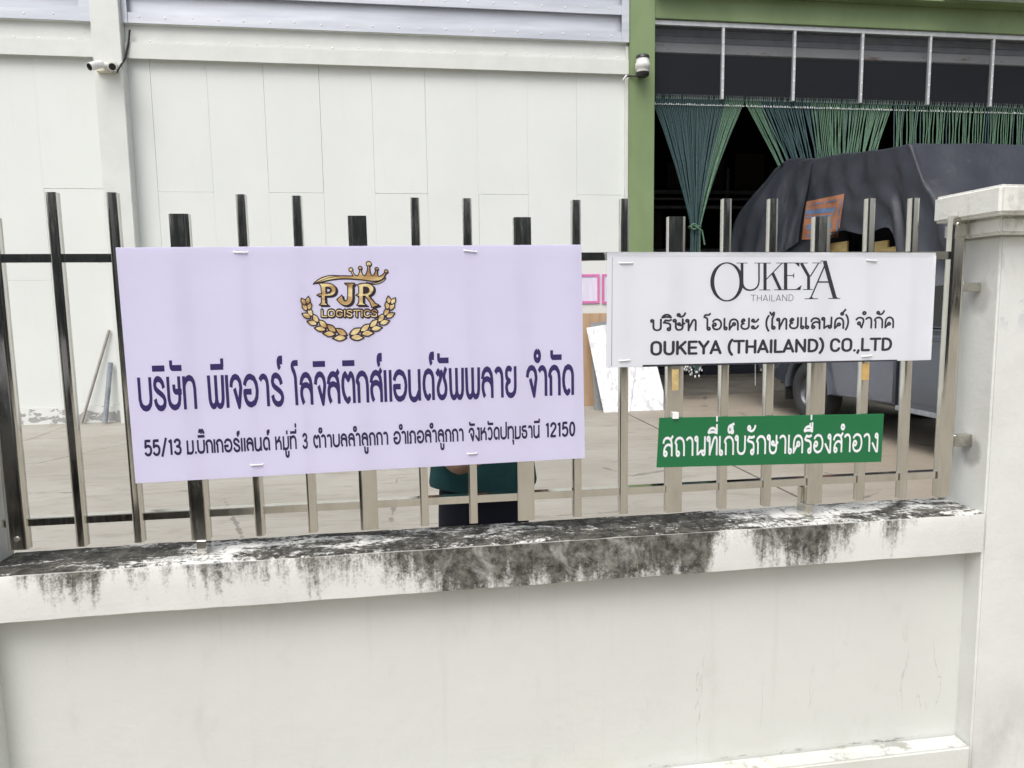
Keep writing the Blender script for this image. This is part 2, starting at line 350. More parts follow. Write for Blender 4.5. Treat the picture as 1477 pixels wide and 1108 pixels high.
# ------------------------------------------------------------------ mesh helpers
def tag(o, label=None, cat=None, group=None, kind=None):
    if label: o['label'] = label
    if cat: o['category'] = cat
    if group: o['group'] = group
    if kind: o['kind'] = kind
    return o
def empty(name, loc, label=None, cat=None, group=None, kind=None):
    o = bpy.data.objects.new(name, None); C.objects.link(o); o.location = loc; o.empty_display_size = .1
    return tag(o, label, cat, group, kind)
ORIG = {}
def link(name, me, mat, parent=None):
    o = bpy.data.objects.new(name, me); C.objects.link(o)
    if mat is not None and not me.materials:
        for m in (mat if isinstance(mat, (list, tuple)) else [mat]): me.materials.append(MAT[m] if isinstance(m, str) else m)
    if parent is not None:
        o.parent = parent
        # meshes are written in world coordinates: undo the location of the parents
        off = Vector((0, 0, 0)); p = parent
        while p is not None: off += p.location; p = p.parent
        o.location = -off
    return o
class MB:
    def __init__(s): s.v = []; s.f = []; s.mi = []; s.sm = []
    def add(s, vs, fs, mi=0, smooth=False):
        k = len(s.v); s.v += [tuple(a) for a in vs]; s.f += [tuple(i+k for i in f) for f in fs]; s.mi += [mi]*len(fs); s.sm += [smooth]*len(fs); return s
    def box(s, a, b, mi=0):
        x0, y0, z0 = a; x1, y1, z1 = b
        return s.add([(x0, y0, z0), (x1, y0, z0), (x1, y1, z0), (x0, y1, z0), (x0, y0, z1), (x1, y0, z1), (x1, y1, z1), (x0, y1, z1)],
                     [(0, 3, 2, 1), (4, 5, 6, 7), (0, 1, 5, 4), (1, 2, 6, 5), (2, 3, 7, 6), (3, 0, 4, 7)], mi)
    def prism(s, p8, mi=0):      # bottom 4, top 4
        return s.add(p8, [(0, 3, 2, 1), (4, 5, 6, 7), (0, 1, 5, 4), (1, 2, 6, 5), (2, 3, 7, 6), (3, 0, 4, 7)], mi)
    def tube(s, pts, rad, k=8, mi=0, caps=True):
        pts = [Vector(p) for p in pts]; rr = rad if isinstance(rad, (list, tuple)) else [rad]*len(pts)
        ring = []; prev = None
        for i, p in enumerate(pts):
            d = (pts[min(i+1, len(pts)-1)]-pts[max(i-1, 0)]).normalized()
            if prev is None:
                a = Vector((0, 0, 1)) if abs(d.z) < .9 else Vector((1, 0, 0)); n1 = d.cross(a).normalized()
            else: n1 = (prev-d*prev.dot(d)).normalized()
            prev = n1; n2 = d.cross(n1)
            ring.append([p+(n1*math.cos(2*PI*j/k)+n2*math.sin(2*PI*j/k))*rr[i] for j in range(k)])
        vs = [q for r_ in ring for q in r_]; fs = []
        for i in range(len(pts)-1):
            for j in range(k): fs.append((i*k+j, i*k+(j+1) % k, (i+1)*k+(j+1) % k, (i+1)*k+j))
        s.add(vs, fs, mi, True)
        if caps: s.add(ring[0], [tuple(range(k-1, -1, -1))], mi); s.add(ring[-1], [tuple(range(k))], mi)
        return s
    def ell(s, c, r, k=14, m=9, mi=0):
        vs = []; fs = []
        for i in range(m+1):
            t = PI*i/m
            for j in range(k): vs.append((c[0]+r[0]*math.sin(t)*math.cos(2*PI*j/k), c[1]+r[1]*math.sin(t)*math.sin(2*PI*j/k), c[2]+r[2]*math.cos(t)))
        for i in range(m):
            for j in range(k): fs.append((i*k+j, (i+1)*k+j, (i+1)*k+(j+1) % k, i*k+(j+1) % k))
        return s.add(vs, fs, mi, True)
    def mesh(s, name, bevel=0, seg=1, weld=0):
        me = bpy.data.meshes.new(name); me.from_pydata(s.v, [], s.f)
        for p, i, q in zip(me.polygons, s.mi, s.sm): p.material_index = i; p.use_smooth = q
        if bevel or weld:
            bm = bmesh.new(); bm.from_mesh(me)
            if weld: bmesh.ops.remove_doubles(bm, verts=bm.verts, dist=weld)
            if bevel: bmesh.ops.bevel(bm, geom=[e for e in bm.edges if len(e.link_faces) == 2 and e.calc_face_angle(0) > .5], offset=bevel, segments=seg, affect='EDGES')
            bm.normal_update(); bm.to_mesh(me); bm.free()
        me.update(); return me
    def obj(s, name, mat, parent=None, bevel=0, seg=1, weld=0): return link(name, s.mesh(name, bevel, seg, weld), mat, parent)
def box(name, a, b, mat, parent=None, bevel=0, seg=1): return MB().box(a, b).obj(name, mat, parent, bevel, seg)

# ------------------------------------------------------------------ setting: ground
box('street_ground', (-60, -60, -.45), (60, -.08, -.15), 'road'); tag(bpy.data.objects['street_ground'], kind='structure')
yard = box('yard_ground', (-40, .06, -.3), (40, 8.9, -.03), 'joint'); tag(yard, kind='structure')
for i, (x0, x1) in enumerate(((-19.5, -12.1), (-12.09, -4.56), (-4.55, 3.005), (3.033, 10.5), (10.51, 18))):
    for (y0, y1) in ((.14, 7.395), (7.405, 8.62)):
        if y1 > 8 and x1 > 3.1: y1 = 9.1
        box('slab', (x0, y0, -.03), (x1, y1, 0), 'concrete', yard, .004)
infl = box('warehouse_floor', (-14, 9.11, -.2), (20, 27, -.004), 'floor_in'); tag(infl, kind='structure')

# ------------------------------------------------------------------ warehouse
YW = 8.45
wh = empty('warehouse', (0, YW, 0), 'white panelled warehouse with grey profiled sheets above and a wide green framed doorway', 'building')
box('wall_core', (-14, YW+.03, 0), (3.33, YW+.25, 8), 'panel_gap', wh)
zj = 3.12; zb, zt = .24, 4.86
def panel(x0, x1, z0, z1, dy=0):
    g = rnd.choice((.0002, .0003, .0005, .0014, .0022))
    box('wall_panel', (x0+g, YW+dy, z0+g), (x1-g, YW+.032, z1-g), 'panel', wh, .0015)
xs = [UY(px, 278, YW).x for px in (192, 228, 308, 388, 467, 541, 617, 690.5, 762, 832, 901.5)]
dys = [.0, .004, .003, .002, .006, .001, .003, .002, .005, .001]
for i in range(len(xs)-1):
    if i % 2 == 1:
        panel(xs[i], xs[i+1], zb, zj, dys[i]*.3+.002); panel(xs[i], xs[i+1], zj, zt, dys[i])
    else: panel(xs[i], xs[i+1], zb, zt, dys[i])
xl = [UY(63, 272, YW).x, UY(142, 250, YW).x]
panel(xl[0], xl[1]+.06, zb, UY(100, 272, YW).z, .003); panel(xl[0], xl[1]+.06, UY(100, 272, YW).z, zt, .0)
zl2 = UY(50, 404.7, YW).z
xa = xl[0]
for k in range(8):
    xb = xa; xa = xb-.735
    if k % 2 == 0: panel(xa, xb, zb, zl2, .002); panel(xa, xb, zl2, zt, .001)
    else: panel(xa, xb, zb, zj, .003); panel(xa, xb, zj, zt, .0)
# white column
YC = YW-.20
cx0, cx1 = UY(128, 5, YC).x, UY(170, 5, YC).x
box('column', (cx0, YC, 0), (cx1, YW+.02, 8), 'flash', wh, .006, 2)
# plinth
for x0, x1 in ((-14, cx0), (cx1, 3.30)): box('plinth', (x0, YW-.012, 0), (x1, YW+.03, zb-.002), 'plinth', wh, .003)
# edge trim beside green column
gx0, gx1 = UY(905, 10, YW).x, UY(940.5, 10, YW).x
box('corner_trim', (gx0-.045, YW-.07, 0), (gx0-.002, YW+.03, 5.21), 'flash', wh, .004)
# profiled sheets: ribs run along x
def rib_profile(pts, x0, x1, name, mat):
    mb = MB(); vs = []; 
    for (y, z) in pts: vs += [(x0, y, z), (x1, y, z)]
    fs = [(2*i, 2*i+1, 2*i+3, 2*i+2) for i in range(len(pts)-1)]
    mb.add(vs, fs); return mb.obj(name, mat, wh)
bays = ((-14, cx0-.004), (cx1+.004, gx0-.004))
ry = YW-.085
for (x0, x1) in bays:
    rib_profile([(YW+.02, 4.85), (ry, 4.815), (ry, 5.015), (YW-.035, 5.016), (YW-.035, 5.25), (ry+.01, 5.262)], x0, x1, 'white_sheet_band', 'flash')
    for k in range(6):
        z0 = 5.255+k*.37
        rib_profile([(YW-.03, z0+.012), (ry-.012, z0), (ry-.012, z0+.130), (YW-.025, z0+.131), (YW-.022, z0+.382)], x0, x1, 'profiled_sheet', 'galv')
for (x0, x1) in ((UY(115, 20, ry).x, cx0-.002), (cx1+.002, UY(184, 20, ry).x), (gx0-.115, gx0-.004)):
    box('vertical_flashing', (x0, ry-.024, 5.247), (x1, ry-.014, 8), 'galv', wh, .002)
scm = MB().ell((0, 0, 0), (.013, .008, .013), 8, 5).mesh('screw'); scm.materials.append(MAT['tie'])
def screw(x, y, z):
    o = bpy.data.objects.new('screw', scm); C.objects.link(o); o.parent = wh; o.location = (x, y-YW, z)
for zrow, y, ph in ((5.055, YW-.036, .1), (5.33, ry-.012, .3), (5.70, ry-.012, .3)):
    for k in range(34):
        x = -8+ph+k*.335+rnd.uniform(-.03, .03)
        if x < 3.2 and not (cx0-.05 < x < cx1+.05): screw(x, y, zrow+rnd.uniform(-.012, .012))
# stains on the white band
for (px, py) in ((52, 58), (119, 50), (113, 57), (700, 83), (729, 80), (845, 88)):
    p = UY(px, py, YW-.03)
    pts = [(p.x+i*.02+rnd.uniform(-.01, .01), YW-.032, p.z+rnd.uniform(-.012, .012)+i*.004) for i in range(4)]
    MB().tube(pts, .004, 5).obj('clay_mark', 'mark', wh)
# green frame
box('green_column', (gx0, YW-.14, 0), (gx1, YW+.3, 8), 'green', wh, .006, 2)
zg = UY(1200, 37.5, YW-.1).z; YB = UZ(942, 27.5, zg).y
zg2 = UY(1477, 17, YW-.1).z
box('green_beam', (gx1+.002, YW-.10, zg), (14, YB, zg2), 'green', wh, .006, 2)
box('green_column', (12.2, YW-.14, 0), (12.6, YW+.3, zg-.002), 'green', wh, .006, 2)
box('wall_panel', (12.61, YW, .0), (20, YW+.2, 8), 'panel', wh)
yo = UZ(1477, 8, zg2).y
box('soffit', (gx1+.004, yo, zg2+.002), (14, YW+.2, zg2+.05), 'green', wh)
box('gutter', (UZ(1364, 0, zg2).x, yo-.16, zg2+.03), (14, yo-.002, zg2+.16), 'mint', wh, .01)
box('upper_wall', (gx1+.006, YW, zg2+.052), (14, YW+.25, 9), 'panel', wh)
# roof and inner shell, closing the hall in to make it dark
box('roof', (-14.2, 7.9, 9.01), (20.2, 27.2, 9.15), 'galv', wh)
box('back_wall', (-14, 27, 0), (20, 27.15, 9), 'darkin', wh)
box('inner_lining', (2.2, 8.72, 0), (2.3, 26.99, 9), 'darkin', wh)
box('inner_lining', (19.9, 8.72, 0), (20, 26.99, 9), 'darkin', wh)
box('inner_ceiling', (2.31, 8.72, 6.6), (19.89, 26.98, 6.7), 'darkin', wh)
# upper screens between aluminium mullions
YM = YB+.035
zr_top = zg-.002; zr_bot = UY(942, 35, YM-.03).z; zc = UY(942, 139, YM).z
box('top_rail', (gx1+.002, YM-.03, zr_bot), (12.19, YM+.03, zr_top), 'alum', wh, .003)
mx = [UY(px, 100, YM).x for px in (1041.5, 1144, 1241.5, 1339, 1429.5)]
mx += [mx[-1]+1.14, mx[-1]+2.2]
prevx = gx1+.004
for x in mx:
    box('mullion', (x-.02, YM-.035, zc-.02), (x+.02, YM+.02, zr_bot-.002), 'alum', wh, .003)
    box('screen_panel', (prevx, YM+.004, zc+.01), (x-.022, YM+.008, zr_bot-.003), 'screen', wh)
    prevx = x+.022
    for k in range(6):
        o = bpy.data.objects.new('screw', scm); C.objects.link(o); o.parent = wh; o.location = (x, YM-.036-YW, zc+.1+k*.17)
# roller shutter behind the screens
sh = empty('roller_shutter', (8, 9.0, 5.3), 'rolled up grey metal shutter with rusty bottom bar behind the dark screens', 'roller shutter')
YH = YM+.16; zs = UY(1000, 77, YH).z
box('bottom_bar', (3.75, YH, zs), (12, YH+.05, zs+.14), 'shutbar', sh, .006)
for k in range(5): box('slat', (3.75, YH+.015, zs+.143+k*.105), (12, YH+.04+.01*(k % 2), zs+.143+k*.105+.098), 'slat', sh, .012, 2)
# faint pipes at the back of the hall and roof battens
for z0 in (3.96, 4.17): tag(MB().tube([(2.6, 16, z0), (19, 16, z0)], .05 if z0 < 4 else .035, 8).obj('pipe', 'rail_in'), 'grey pipe running across the dark hall, '+('lower' if z0 < 4 else 'upper')+' of the two', 'pipe')
for k in range(0): tag(box('roof_batten', (2.4, 11+k*1.1, 6.5), (19.8, 11.06+k*1.1, 6.59), 'rail_in'), 'thin grey batten under the dark warehouse ceiling', 'batten', 'battens under the hall ceiling')

MAT['dim'] = plain('gloom_dark_carton', (.03, .026, .02), .8)  # carton colour darkened to stand in for the gloom around it
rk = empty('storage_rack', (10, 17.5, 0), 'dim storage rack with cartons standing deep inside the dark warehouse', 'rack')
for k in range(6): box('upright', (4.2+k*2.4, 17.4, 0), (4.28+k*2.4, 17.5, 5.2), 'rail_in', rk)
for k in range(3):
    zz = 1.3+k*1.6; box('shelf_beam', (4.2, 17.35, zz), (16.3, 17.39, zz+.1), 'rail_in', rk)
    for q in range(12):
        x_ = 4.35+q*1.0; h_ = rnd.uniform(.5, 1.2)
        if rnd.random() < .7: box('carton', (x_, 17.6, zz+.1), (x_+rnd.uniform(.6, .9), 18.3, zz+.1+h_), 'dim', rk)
# ------------------------------------------------------------------ rope curtain
cur = empty('rope_curtain', (3.7, 8.8, 4.6), 'long curtain of teal and green ropes hung across the warehouse doorway', 'curtain')
YR = YM+.07
zr = UY(1100, 146.5, YR).z
MB().tube([(gx1, YR, zr), (12.2, YR, zr)], .020, 8).obj('curtain_rail', 'teal_rope', cur)
def rope(path, mat, top):
    mb = MB(); x, y, z = path[0]
    mb.tube([(x, y-.012, z+.035), (x, y-.02, z+.05), (x+.001, y-.018, z+.10)], .0065, 5, 2)
    mb.tube([(x-.002, y-.022, z-.035+rnd.uniform(-.01, .01)), (x+.002, y-.022, z-.055)], .0085, 5, 1)
    mb.tube([(x, y, z+.03), *path], .0092, 5)
    mb.obj('rope', [mat, 'clip', 'loop' if rnd.random() < .8 else mat], cur)
def ylerp(a, b, t): return a+(b-a)*t
k1 = UY(1003, 327, YR); e1 = UY(1000, 543, YR)
x0, x1 = gx1+.03, UY(1071, 148, YR).x
n1 = 52
for i in range(n1):
    t = i/(n1-1); x = ylerp(x0, x1, t); kx = k1.x+(t-.5)*.13; ky = YR+rnd.uniform(-.05, .05)
    ex = e1.x+(t-.5)*.34+rnd.uniform(-.06, .06); ez = e1.z+abs(t-.5)*.28+rnd.uniform(0, .16)
    sag = (x-kx)*.06
    path = [(x, YR-.02, zr-.04)]+[(ylerp(x, kx, s)-sag*math.sin(PI*s)+rnd.uniform(-.004, .004), ylerp(YR-.02, ky, s), ylerp(zr-.04, k1.z, s)) for s in (.25, .5, .75, .93)]
    path += [(kx, ky, k1.z-.02), (kx+rnd.uniform(-.02, .02), ky, k1.z-.9), (kx+(ex-kx)*.3, ky+rnd.uniform(-.03, .03), ez+.5), (ex, ky+rnd.uniform(-.08, .08), ez)]
    g = t > .80
    o = None
    mb = MB(); xx, yy, zz = path[0]
    rope(path, 'green_rope' if g else 'teal_rope', True)
    MB().ell((path[-1][0], path[-1][1], path[-1][2]-.01), (.014, .014, .022), 7, 5).obj('bead', 'tie', bpy.data.objects[cur.children[-1].name] if False else cur)
mb = MB()
mb.tube([(k1.x+.085*math.cos(a), YR+.02+.085*math.sin(a), k1.z+.01*math.sin(2*a)) for a in [2*PI*j/14 for j in range(15)]], .018, 7)
mb.tube([(k1.x-.06+.045*math.cos(a), YR-.09, k1.z-.01+.04*math.sin(a)) for a in [2*PI*j/12 for j in range(13)]], .013, 7)
mb.tube([(k1.x-.05, YR-.1, k1.z), (k1.x+.06, YR-.11, k1.z-.07), (k1.x+.11, YR-.1, k1.z-.28)], .013, 7)
mb.obj('tie_knot', 'green_rope', cur)
k2 = UY(1203, 420, YR); xA, xB = UY(1075, 148, YR).x, UY(1284, 152, YR).x
n2 = 84
for i in range(n2):
    t = i/(n2-1); x = ylerp(xA, xB, t)+rnd.uniform(-.006, .006); kx = k2.x+(t-.5)*.16
    # ropes cross a little, leaving dark gaps
    kx += rnd.uniform(-.16, .16)
    path = [(x, YR-.02, zr-.04)]+[(ylerp(x, kx, s)-(x-kx)*.05*math.sin(PI*s)+rnd.uniform(-.008, .008), YR-.02+rnd.uniform(-.03, .03)*s, ylerp(zr-.04, k2.z, s)) for s in (.25, .5, .75, 1)]
    path += [(kx, YR, .9), (kx+rnd.uniform(-.1, .1), YR, .45)]
    m = 'green_rope' if (t < .1 or (t > .42 and rnd.random() > .12)) else 'teal_rope'
    rope(path, m, True)
mb = MB(); mb.tube([(k2.x+.13*math.cos(a), YR+.13*math.sin(a)*.6, k2.z) for a in [2*PI*j/14 for j in range(15)]], .018, 7); mb.obj('tie_knot', 'green_rope', cur)
xC, xD = UY(1288, 152, YR).x, 12.1
n3 = 118
for i in range(n3):
    t = i/(n3-1); x = ylerp(xC, xD, t)+rnd.uniform(-.012, .012); zl = rnd.uniform(.35, .5); dx = rnd.uniform(-.05, .05)
    path = [(x, YR-.02, zr-.04)]+[(x+dx*s+.02*math.sin(7*s+i), YR-.02+rnd.uniform(-.02, .02), ylerp(zr-.04, zl, s)) for s in (.08, .2, .4, .7, 1)]
    rope(path, 'green_rope' if rnd.random() > .22 else 'teal_rope', True)

# ------------------------------------------------------------------ things on the facade
# double security camera
p0, p1 = UY(137, 88.5, YC-.06), UY(168, 104.5, YC-.06)
bx = empty('security_camera', ((p0.x+p1.x)/2, YC, p1.z), 'white twin security camera on a cream junction box on the white column', 'security camera')
box('junction_box', (p0.x, YC-.06, p1.z), (p1.x, YC-.001, p0.z), 'cream', bx, .012, 3)
zc_ = (p0.z+p1.z)/2+.01
lc = UY(146, 97, YC-.1); 
def camera_unit(base, tip, name):
    base = Vector(base); tip = Vector(tip); d = (tip-base).normalized()
    mb = MB(); mb.tube([base-d*.01, base, base+d*.02, tip-d*.03, tip], [.03, .047, .05, .05, .052], 18); o = mb.obj(name, 'whiteplastic', bx)
    MB().tube([tip-d*.012, tip+d*.003], [.043, .041], 18).obj('lens', 'lens', o)
    return o
mb = MB(); mb.tube([(lc.x+.05, YC-.061, zc_), (lc.x+.05, YC-.075, zc_)], .045, 16); mb.tube([(lc.x+.05, YC-.075, zc_), (lc.x+.02, YC-.13, zc_)], [.03, .022], 12); mb.obj('camera_mount', 'whiteplastic', bx)
camera_unit((lc.x+.02, YC-.13, zc_+.005), UY(129, 96.5, YC-.27), 'camera_body')
rc = UY(161.5, 96.3, YC-.1)
MB().tube([(rc.x-.015, YC-.061, rc.z), (rc.x-.015, YC-.08, rc.z)], .048, 16).obj('camera_mount', 'whiteplastic', bx)
camera_unit((rc.x-.012, YC-.075, rc.z), UY(162, 96.5, YC-.26), 'camera_body')
pts = [UY(a, b, YC-.03) for a, b in ((163, 104), (168.5, 104), (173, 96), (176, 80), (180, 55), (182, 38))]
pts[0].y = YC-.05; pts[-1].y = YW-.11; pts[-2].y = YW-.1; pts[-3].y = YW-.12
tag(MB().tube(pts, .012, 8).obj('camera_cable', 'cable'), 'black cable running from the junction box up beside the white column', 'cable')
# siren light on the green column
s0 = UY(927, 80, YW-.27); s1 = UY(927.5, 111, YW-.27)
si = empty('alarm_siren', (s0.x, YW-.14, s1.z), 'small white and black lantern shaped alarm on the green column', 'alarm')
H = s0.z-s1.z; cy = YW-.27; X0 = s0.x
MB().tube([(X0, cy, s1.z+H*.20), (X0, cy, s1.z+H*.36), (X0, cy, s1.z+H*.39), (X0, cy, s1.z+H*.62), (X0, cy, s1.z+H*.66), (X0, cy, s1.z+H*.86)], [.088, .092, .105, .105, .092, .090], 20).obj('lamp_body', 'whiteplastic', si)
MB().tube([(X0, cy, s1.z+H*.83), (X0, cy, s1.z+H*.96), (X0, cy, s0.z)], [.096, .094, .078], 20).obj('cap', 'blackplastic', si)
MB().tube([(X0, cy, s1.z), (X0, cy, s1.z+H*.06), (X0, cy, s1.z+H*.20)], [.07, .09, .093], 20).obj('base', 'blackplastic', si)
box('wall_bracket', (X0-.025, cy+.02, s1.z+.02), (X0+.025, YW-.141, s1.z+.07), 'blackplastic', si)
tag(MB().tube([(X0-.02, cy+.05, s1.z+.02), UY(908, 109.5, YW-.15), UY(903, 111, YW-.1)], .012, 8).obj('siren_cable', 'cable'), 'short dark cable from the alarm across the green column to the white wall edge', 'cable')
tag(MB().tube([UY(904, 109, YW-.11), UY(901, 112, YW-.13), UY(899, 116, YW-.11)], .014, 8).obj('pipe_clip', 'whiteplastic'), 'small white cable elbow at the end of the white ledge', 'cable clip')
# certificates
for (a, b, lab) in ((815, 865, 'pink framed certificate on the wall, left of two seen between the signs'), (868.5, 918, 'pink framed certificate on the wall, partly behind the white sign')):
    q0 = UY(a, 395, YW-.02); q1 = UY(b, 437.5, YW-.02)
    c_ = empty('certificate', (q0.x, YW, q1.z), lab, 'certificate')
    z0, z1 = q1.z, UY(865, 395.5, YW-.02).z; w = .035; X1, X2 = q0.x, q1.x
    fr = MB(); fr.box((X1, YW-.018, z0), (X2, YW-.002, z0+w)); fr.box((X1, YW-.018, z1-w), (X2, YW-.002, z1)); fr.box((X1, YW-.0178, z0+w), (X1+w, YW-.002, z1-w)); fr.box((X2-w, YW-.0178, z0+w), (X2, YW-.002, z1-w)); fr.obj('frame', 'pink', c_)
    box('paper', (X1+w, YW-.009, z0+w), (X2-w, YW-.003, z1-w), 'paper', c_)
# plywood, framed picture and marble boards leaning on the wall
q = [UY(820, 588, 8.33), UY(862, 590, 8.33)]
tag(box('plywood_sheet', (q[0].x, 8.36, 0), (3.25, 8.40, UY(850, 452, 8.36).z), 'ply', None, .003), 'light brown plywood sheet standing against the warehouse wall behind the white boards', 'plywood')
def lean(px, py, yb_, yt, H_):   # point on a plane leaning from y=yb at z=0 to y=yt at z=H
    d = ray(px, py); kk = (yt-yb_)/H_
    t = (yb_+kk*CAM.z-CAM.y)/(d.y-kk*d.z); return CAM+d*t
def slab_poly(name, pts, thick, mat, parent=None):
    n_ = (pts[1]-pts[0]).cross(pts[2]-pts[0]).normalized()
    if n_.y > 0: n_ = -n_
    k = len(pts); vs = list(pts)+[p-n_*thick for p in pts]
    fs = [tuple(range(k)), tuple(range(2*k-1, k-1, -1))]+[(i, (i+1) % k, k+(i+1) % k, k+i) for i in range(k)]
    mb = MB().add(vs, fs); me = mb.mesh(name); bm = bmesh.new(); bm.from_mesh(me); bmesh.ops.recalc_face_normals(bm, faces=bm.faces); bm.to_mesh(me); bm.free()
    return link(name, me, mat, parent)
L = lambda a, b: lean(a, b, 7.66, 8.28, 1.3)
pts = [L(871.5, 597.5), L(908, 596.5), L(925, 460), L(846, 473)]
tag(slab_poly('marble_board', pts, .012, 'wboard'), 'white marble patterned board leaning at a slant, left of the pair by the green column', 'board')
L2 = lambda a, b: lean(a, b, 7.69, 8.31, 1.3)
pts = [L2(905, 597), L2(957, 592), L2(957, 564), L2(938, 490), L2(905, 480)]
tag(slab_poly('marble_board', pts, .012, 'wboard'), 'white marble patterned board with cut corner, right of the pair by the green column', 'board')
L3 = lambda a, b: lean(a, b, 7.9, 8.33, 1.5)
tag(slab_poly('picture_board', [L3(858, 592), L3(884, 592), L3(880, 463), L3(851.5, 466)], .02, 'greyframe'), 'grey edged picture board behind the white marble boards', 'board')
# bars leaning by the white column
a = UZ(118, 612, .0); a.y = YW-.10; b = UY(157.5, 476, YW-.03)
tag(MB().tube([a+Vector((0, 0, .02)), b], .020, 4).obj('metal_strip', 'brownbar'), 'long thin brown grey bar leaning against the wall left of the white column', 'bar')
a = UZ(151, 612, .0); a.y = YW-.16; b = UY(159.5, 523, YW-.06)
tag(MB().tube([a+Vector((0, 0, .02)), b], .034, 8).obj('metal_pipe', 'galvpipe'), 'short thick galvanised pipe leaning beside the foot of the white column', 'pipe')
# dark crates just inside the doorway
for (x0, x1, y0, h, lab) in ((4.9, 6.0, 12.4, .55, 'dark crate stack left in the hall behind the beaded rope ends'), (6.15, 7.7, 12.2, .62, 'dark crate stack right in the hall, behind the truck')):
    e = empty('crate_stack', (x0, y0, 0), lab, 'crates')
    for k in range(3):
        z0 = k*h/3; mb = MB(); mb.box((x0, y0, z0), (x1, y0+.05, z0+h/3-.03)); mb.box((x0, y0+.75, z0), (x1, y0+.8, z0+h/3-.03)); mb.box((x0, y0+.06, z0+.02), (x1, y0+.74, z0+h/3-.06)); mb.obj('crate', 'crate', e)
cp = UY(1089.5, 556, 8.5)
tag(MB().tube([(cp.x, 8.5, cp.z), (cp.x-.01, 8.5, cp.z+.4), (cp.x-.01, 8.5, cp.z+.9)], .008, 6).obj('white_cord', 'tie'), 'thin white cord hanging from the truck cover near the doorway', 'cord')

# ------------------------------------------------------------------ street wall, coping, pillars
bw = empty('boundary_wall', (.37, 0, 0), 'low white plaster wall with mould stained coping under the steel fence', 'wall')
XL, XR = -1.128, 1.812
box('wall_panel', (XL-.01, 0, -.3), (XR+.012, .10, .725), 'plaster', bw)
box('plinth', (XL, -.07, -.3), (XR, -.0005, .066), 'plaster', bw, .006, 2)
# coping with hand-made edges
mb = MB(); nx = 220
prof = [(.13, .735), (-.0, .7335), (-.070, .733), (-.0705, .75), (-.0705, .80), (-.0705, .845), (-.067, .8585), (-.06, .8615), (-.03, .8625), (.03, .8625), (.08, .8625), (.124, .861), (.13, .855)]
vs = []; fs = []
for i in range(nx+1):
    x = XL+(XR-XL)*i/nx
    for (y, z) in prof:
        e = 1 if z > .735 else .6
        w = noise.noise(Vector((x*9, y*14, z*14)))*.0016*e+noise.noise(Vector((x*45, y*30, z*30)))*.0007*e
        vs.append((x, y+(w if y < 0 else 0), z+(w*1.3 if z > .85 or z < .74 else 0)+noise.noise(Vector((x*2, 3, 1)))*.002))
m_ = len(prof)
for i in range(nx):
    for j in range(m_):
        fs.append((i*m_+j, i*m_+(j+1) % m_, (i+1)*m_+(j+1) % m_, (i+1)*m_+j))
mb.add(vs, fs, 0, True); me = mb.mesh('coping')
bm = bmesh.new(); bm.from_mesh(me); bmesh.ops.recalc_face_normals(bm, faces=bm.faces); bm.to_mesh(me); bm.free()
me.set_sharp_from_angle(angle=math.radians(38))
link('coping', me, 'coping', bw)
def pillar(x0, x1, lab, o1=.045, o2=.092):
    e = empty('pillar', ((x0+x1)/2, 0, 0), lab, 'pillar')
    yb2 = .125
    box('shaft', (x0, -.071, -.3), (x1, yb2, 1.735), 'pillar', e, .006, 3)
    box('moulding', (x0-o1, -.115, 1.736), (x1+o1, yb2-.005, 1.788), 'pillar_cap', e, .008, 3)
    box('cap', (x0-o2, -.160, 1.789), (x1+o2, yb2-.012, 1.874), 'pillar_cap', e, .009, 3)
    return e
pillar(1.812, 2.06, 'white pillar with stepped cap and grey patches at the right end of the fence')
pillar(-1.40, -1.130, 'white pillar at the left end of the fence, only a sliver in view', .02, .042)

for x0, x1, lab in ((-6.2, -1.402, 'plain white wall running on to the left of the left pillar'), (2.062, 6.6, 'plain white wall running on to the right of the right pillar')):
    e = empty('boundary_wall', ((x0+x1)/2, 0, 0), lab, 'wall')
    box('wall_panel', (x0, 0, -.3), (x1, .10, 1.60), 'plaster', e); box('plinth', (x0, -.07, -.3), (x1, -.0005, .066), 'plaster', e, .006, 2)
    box('coping', (x0, -.07, 1.601), (x1, .125, 1.70), 'pillar_cap', e, .008, 2)
# ------------------------------------------------------------------ steel fence
fence = empty('steel_fence', (.37, 0, .86), 'polished stainless steel picket fence between two white pillars on the low wall', 'fence')
bot = [(12.7, 39.8, 793.5), (110.9, 124.4, 788.6), (193.8, 207.3, 783), (275.7, 303.6, 779.1), (368.5, 381.5, 773.4), (445.2, 457.9, 768.6), (520.2, 546.5, 764.4), (606.9, 619.1, 759.2), (676.9, 689.9, 755.1), (747.5, 771.2, 750.9), (827.9, 838.9, 745.6), (894.4, 905.4, 741.8), (961, 983.9, 739.3), (1037.7, 1048.2, 734.6), (1101.6, 1111.8, 730.7), (1165.1, 1185.4, 727), (1237, 1247.2, 722.4), (1297.8, 1308.2, 719.5), (1358.2, 1378.5, 716.5)]
top = [None, (65.2, 79, 277), (152.3, 166.7, 277.3), (241, 272.3, 308.2), (339.2, 352.7, 280.3), (419.9, 433.6, 282.2), (500.9, 528, 311.1), (591.4, 604, 284.9), (667.1, 679.8, 285.9), (740.7, 766.1, 313.3), (825.7, 837.5, 288.4), (896.1, 908.2, 286.4), (965.3, 989.1, 312.3), (1044.2, 1055.8, 286.4), (1111.3, 1123.1, 286.4), (1176.1, 1199, 312.3), (1253.1, 1264.1, 286), (1315.9, 1327.7, 285.5), (1376.8, 1398.3, 311.3)]
DEP = .025
pickets = []
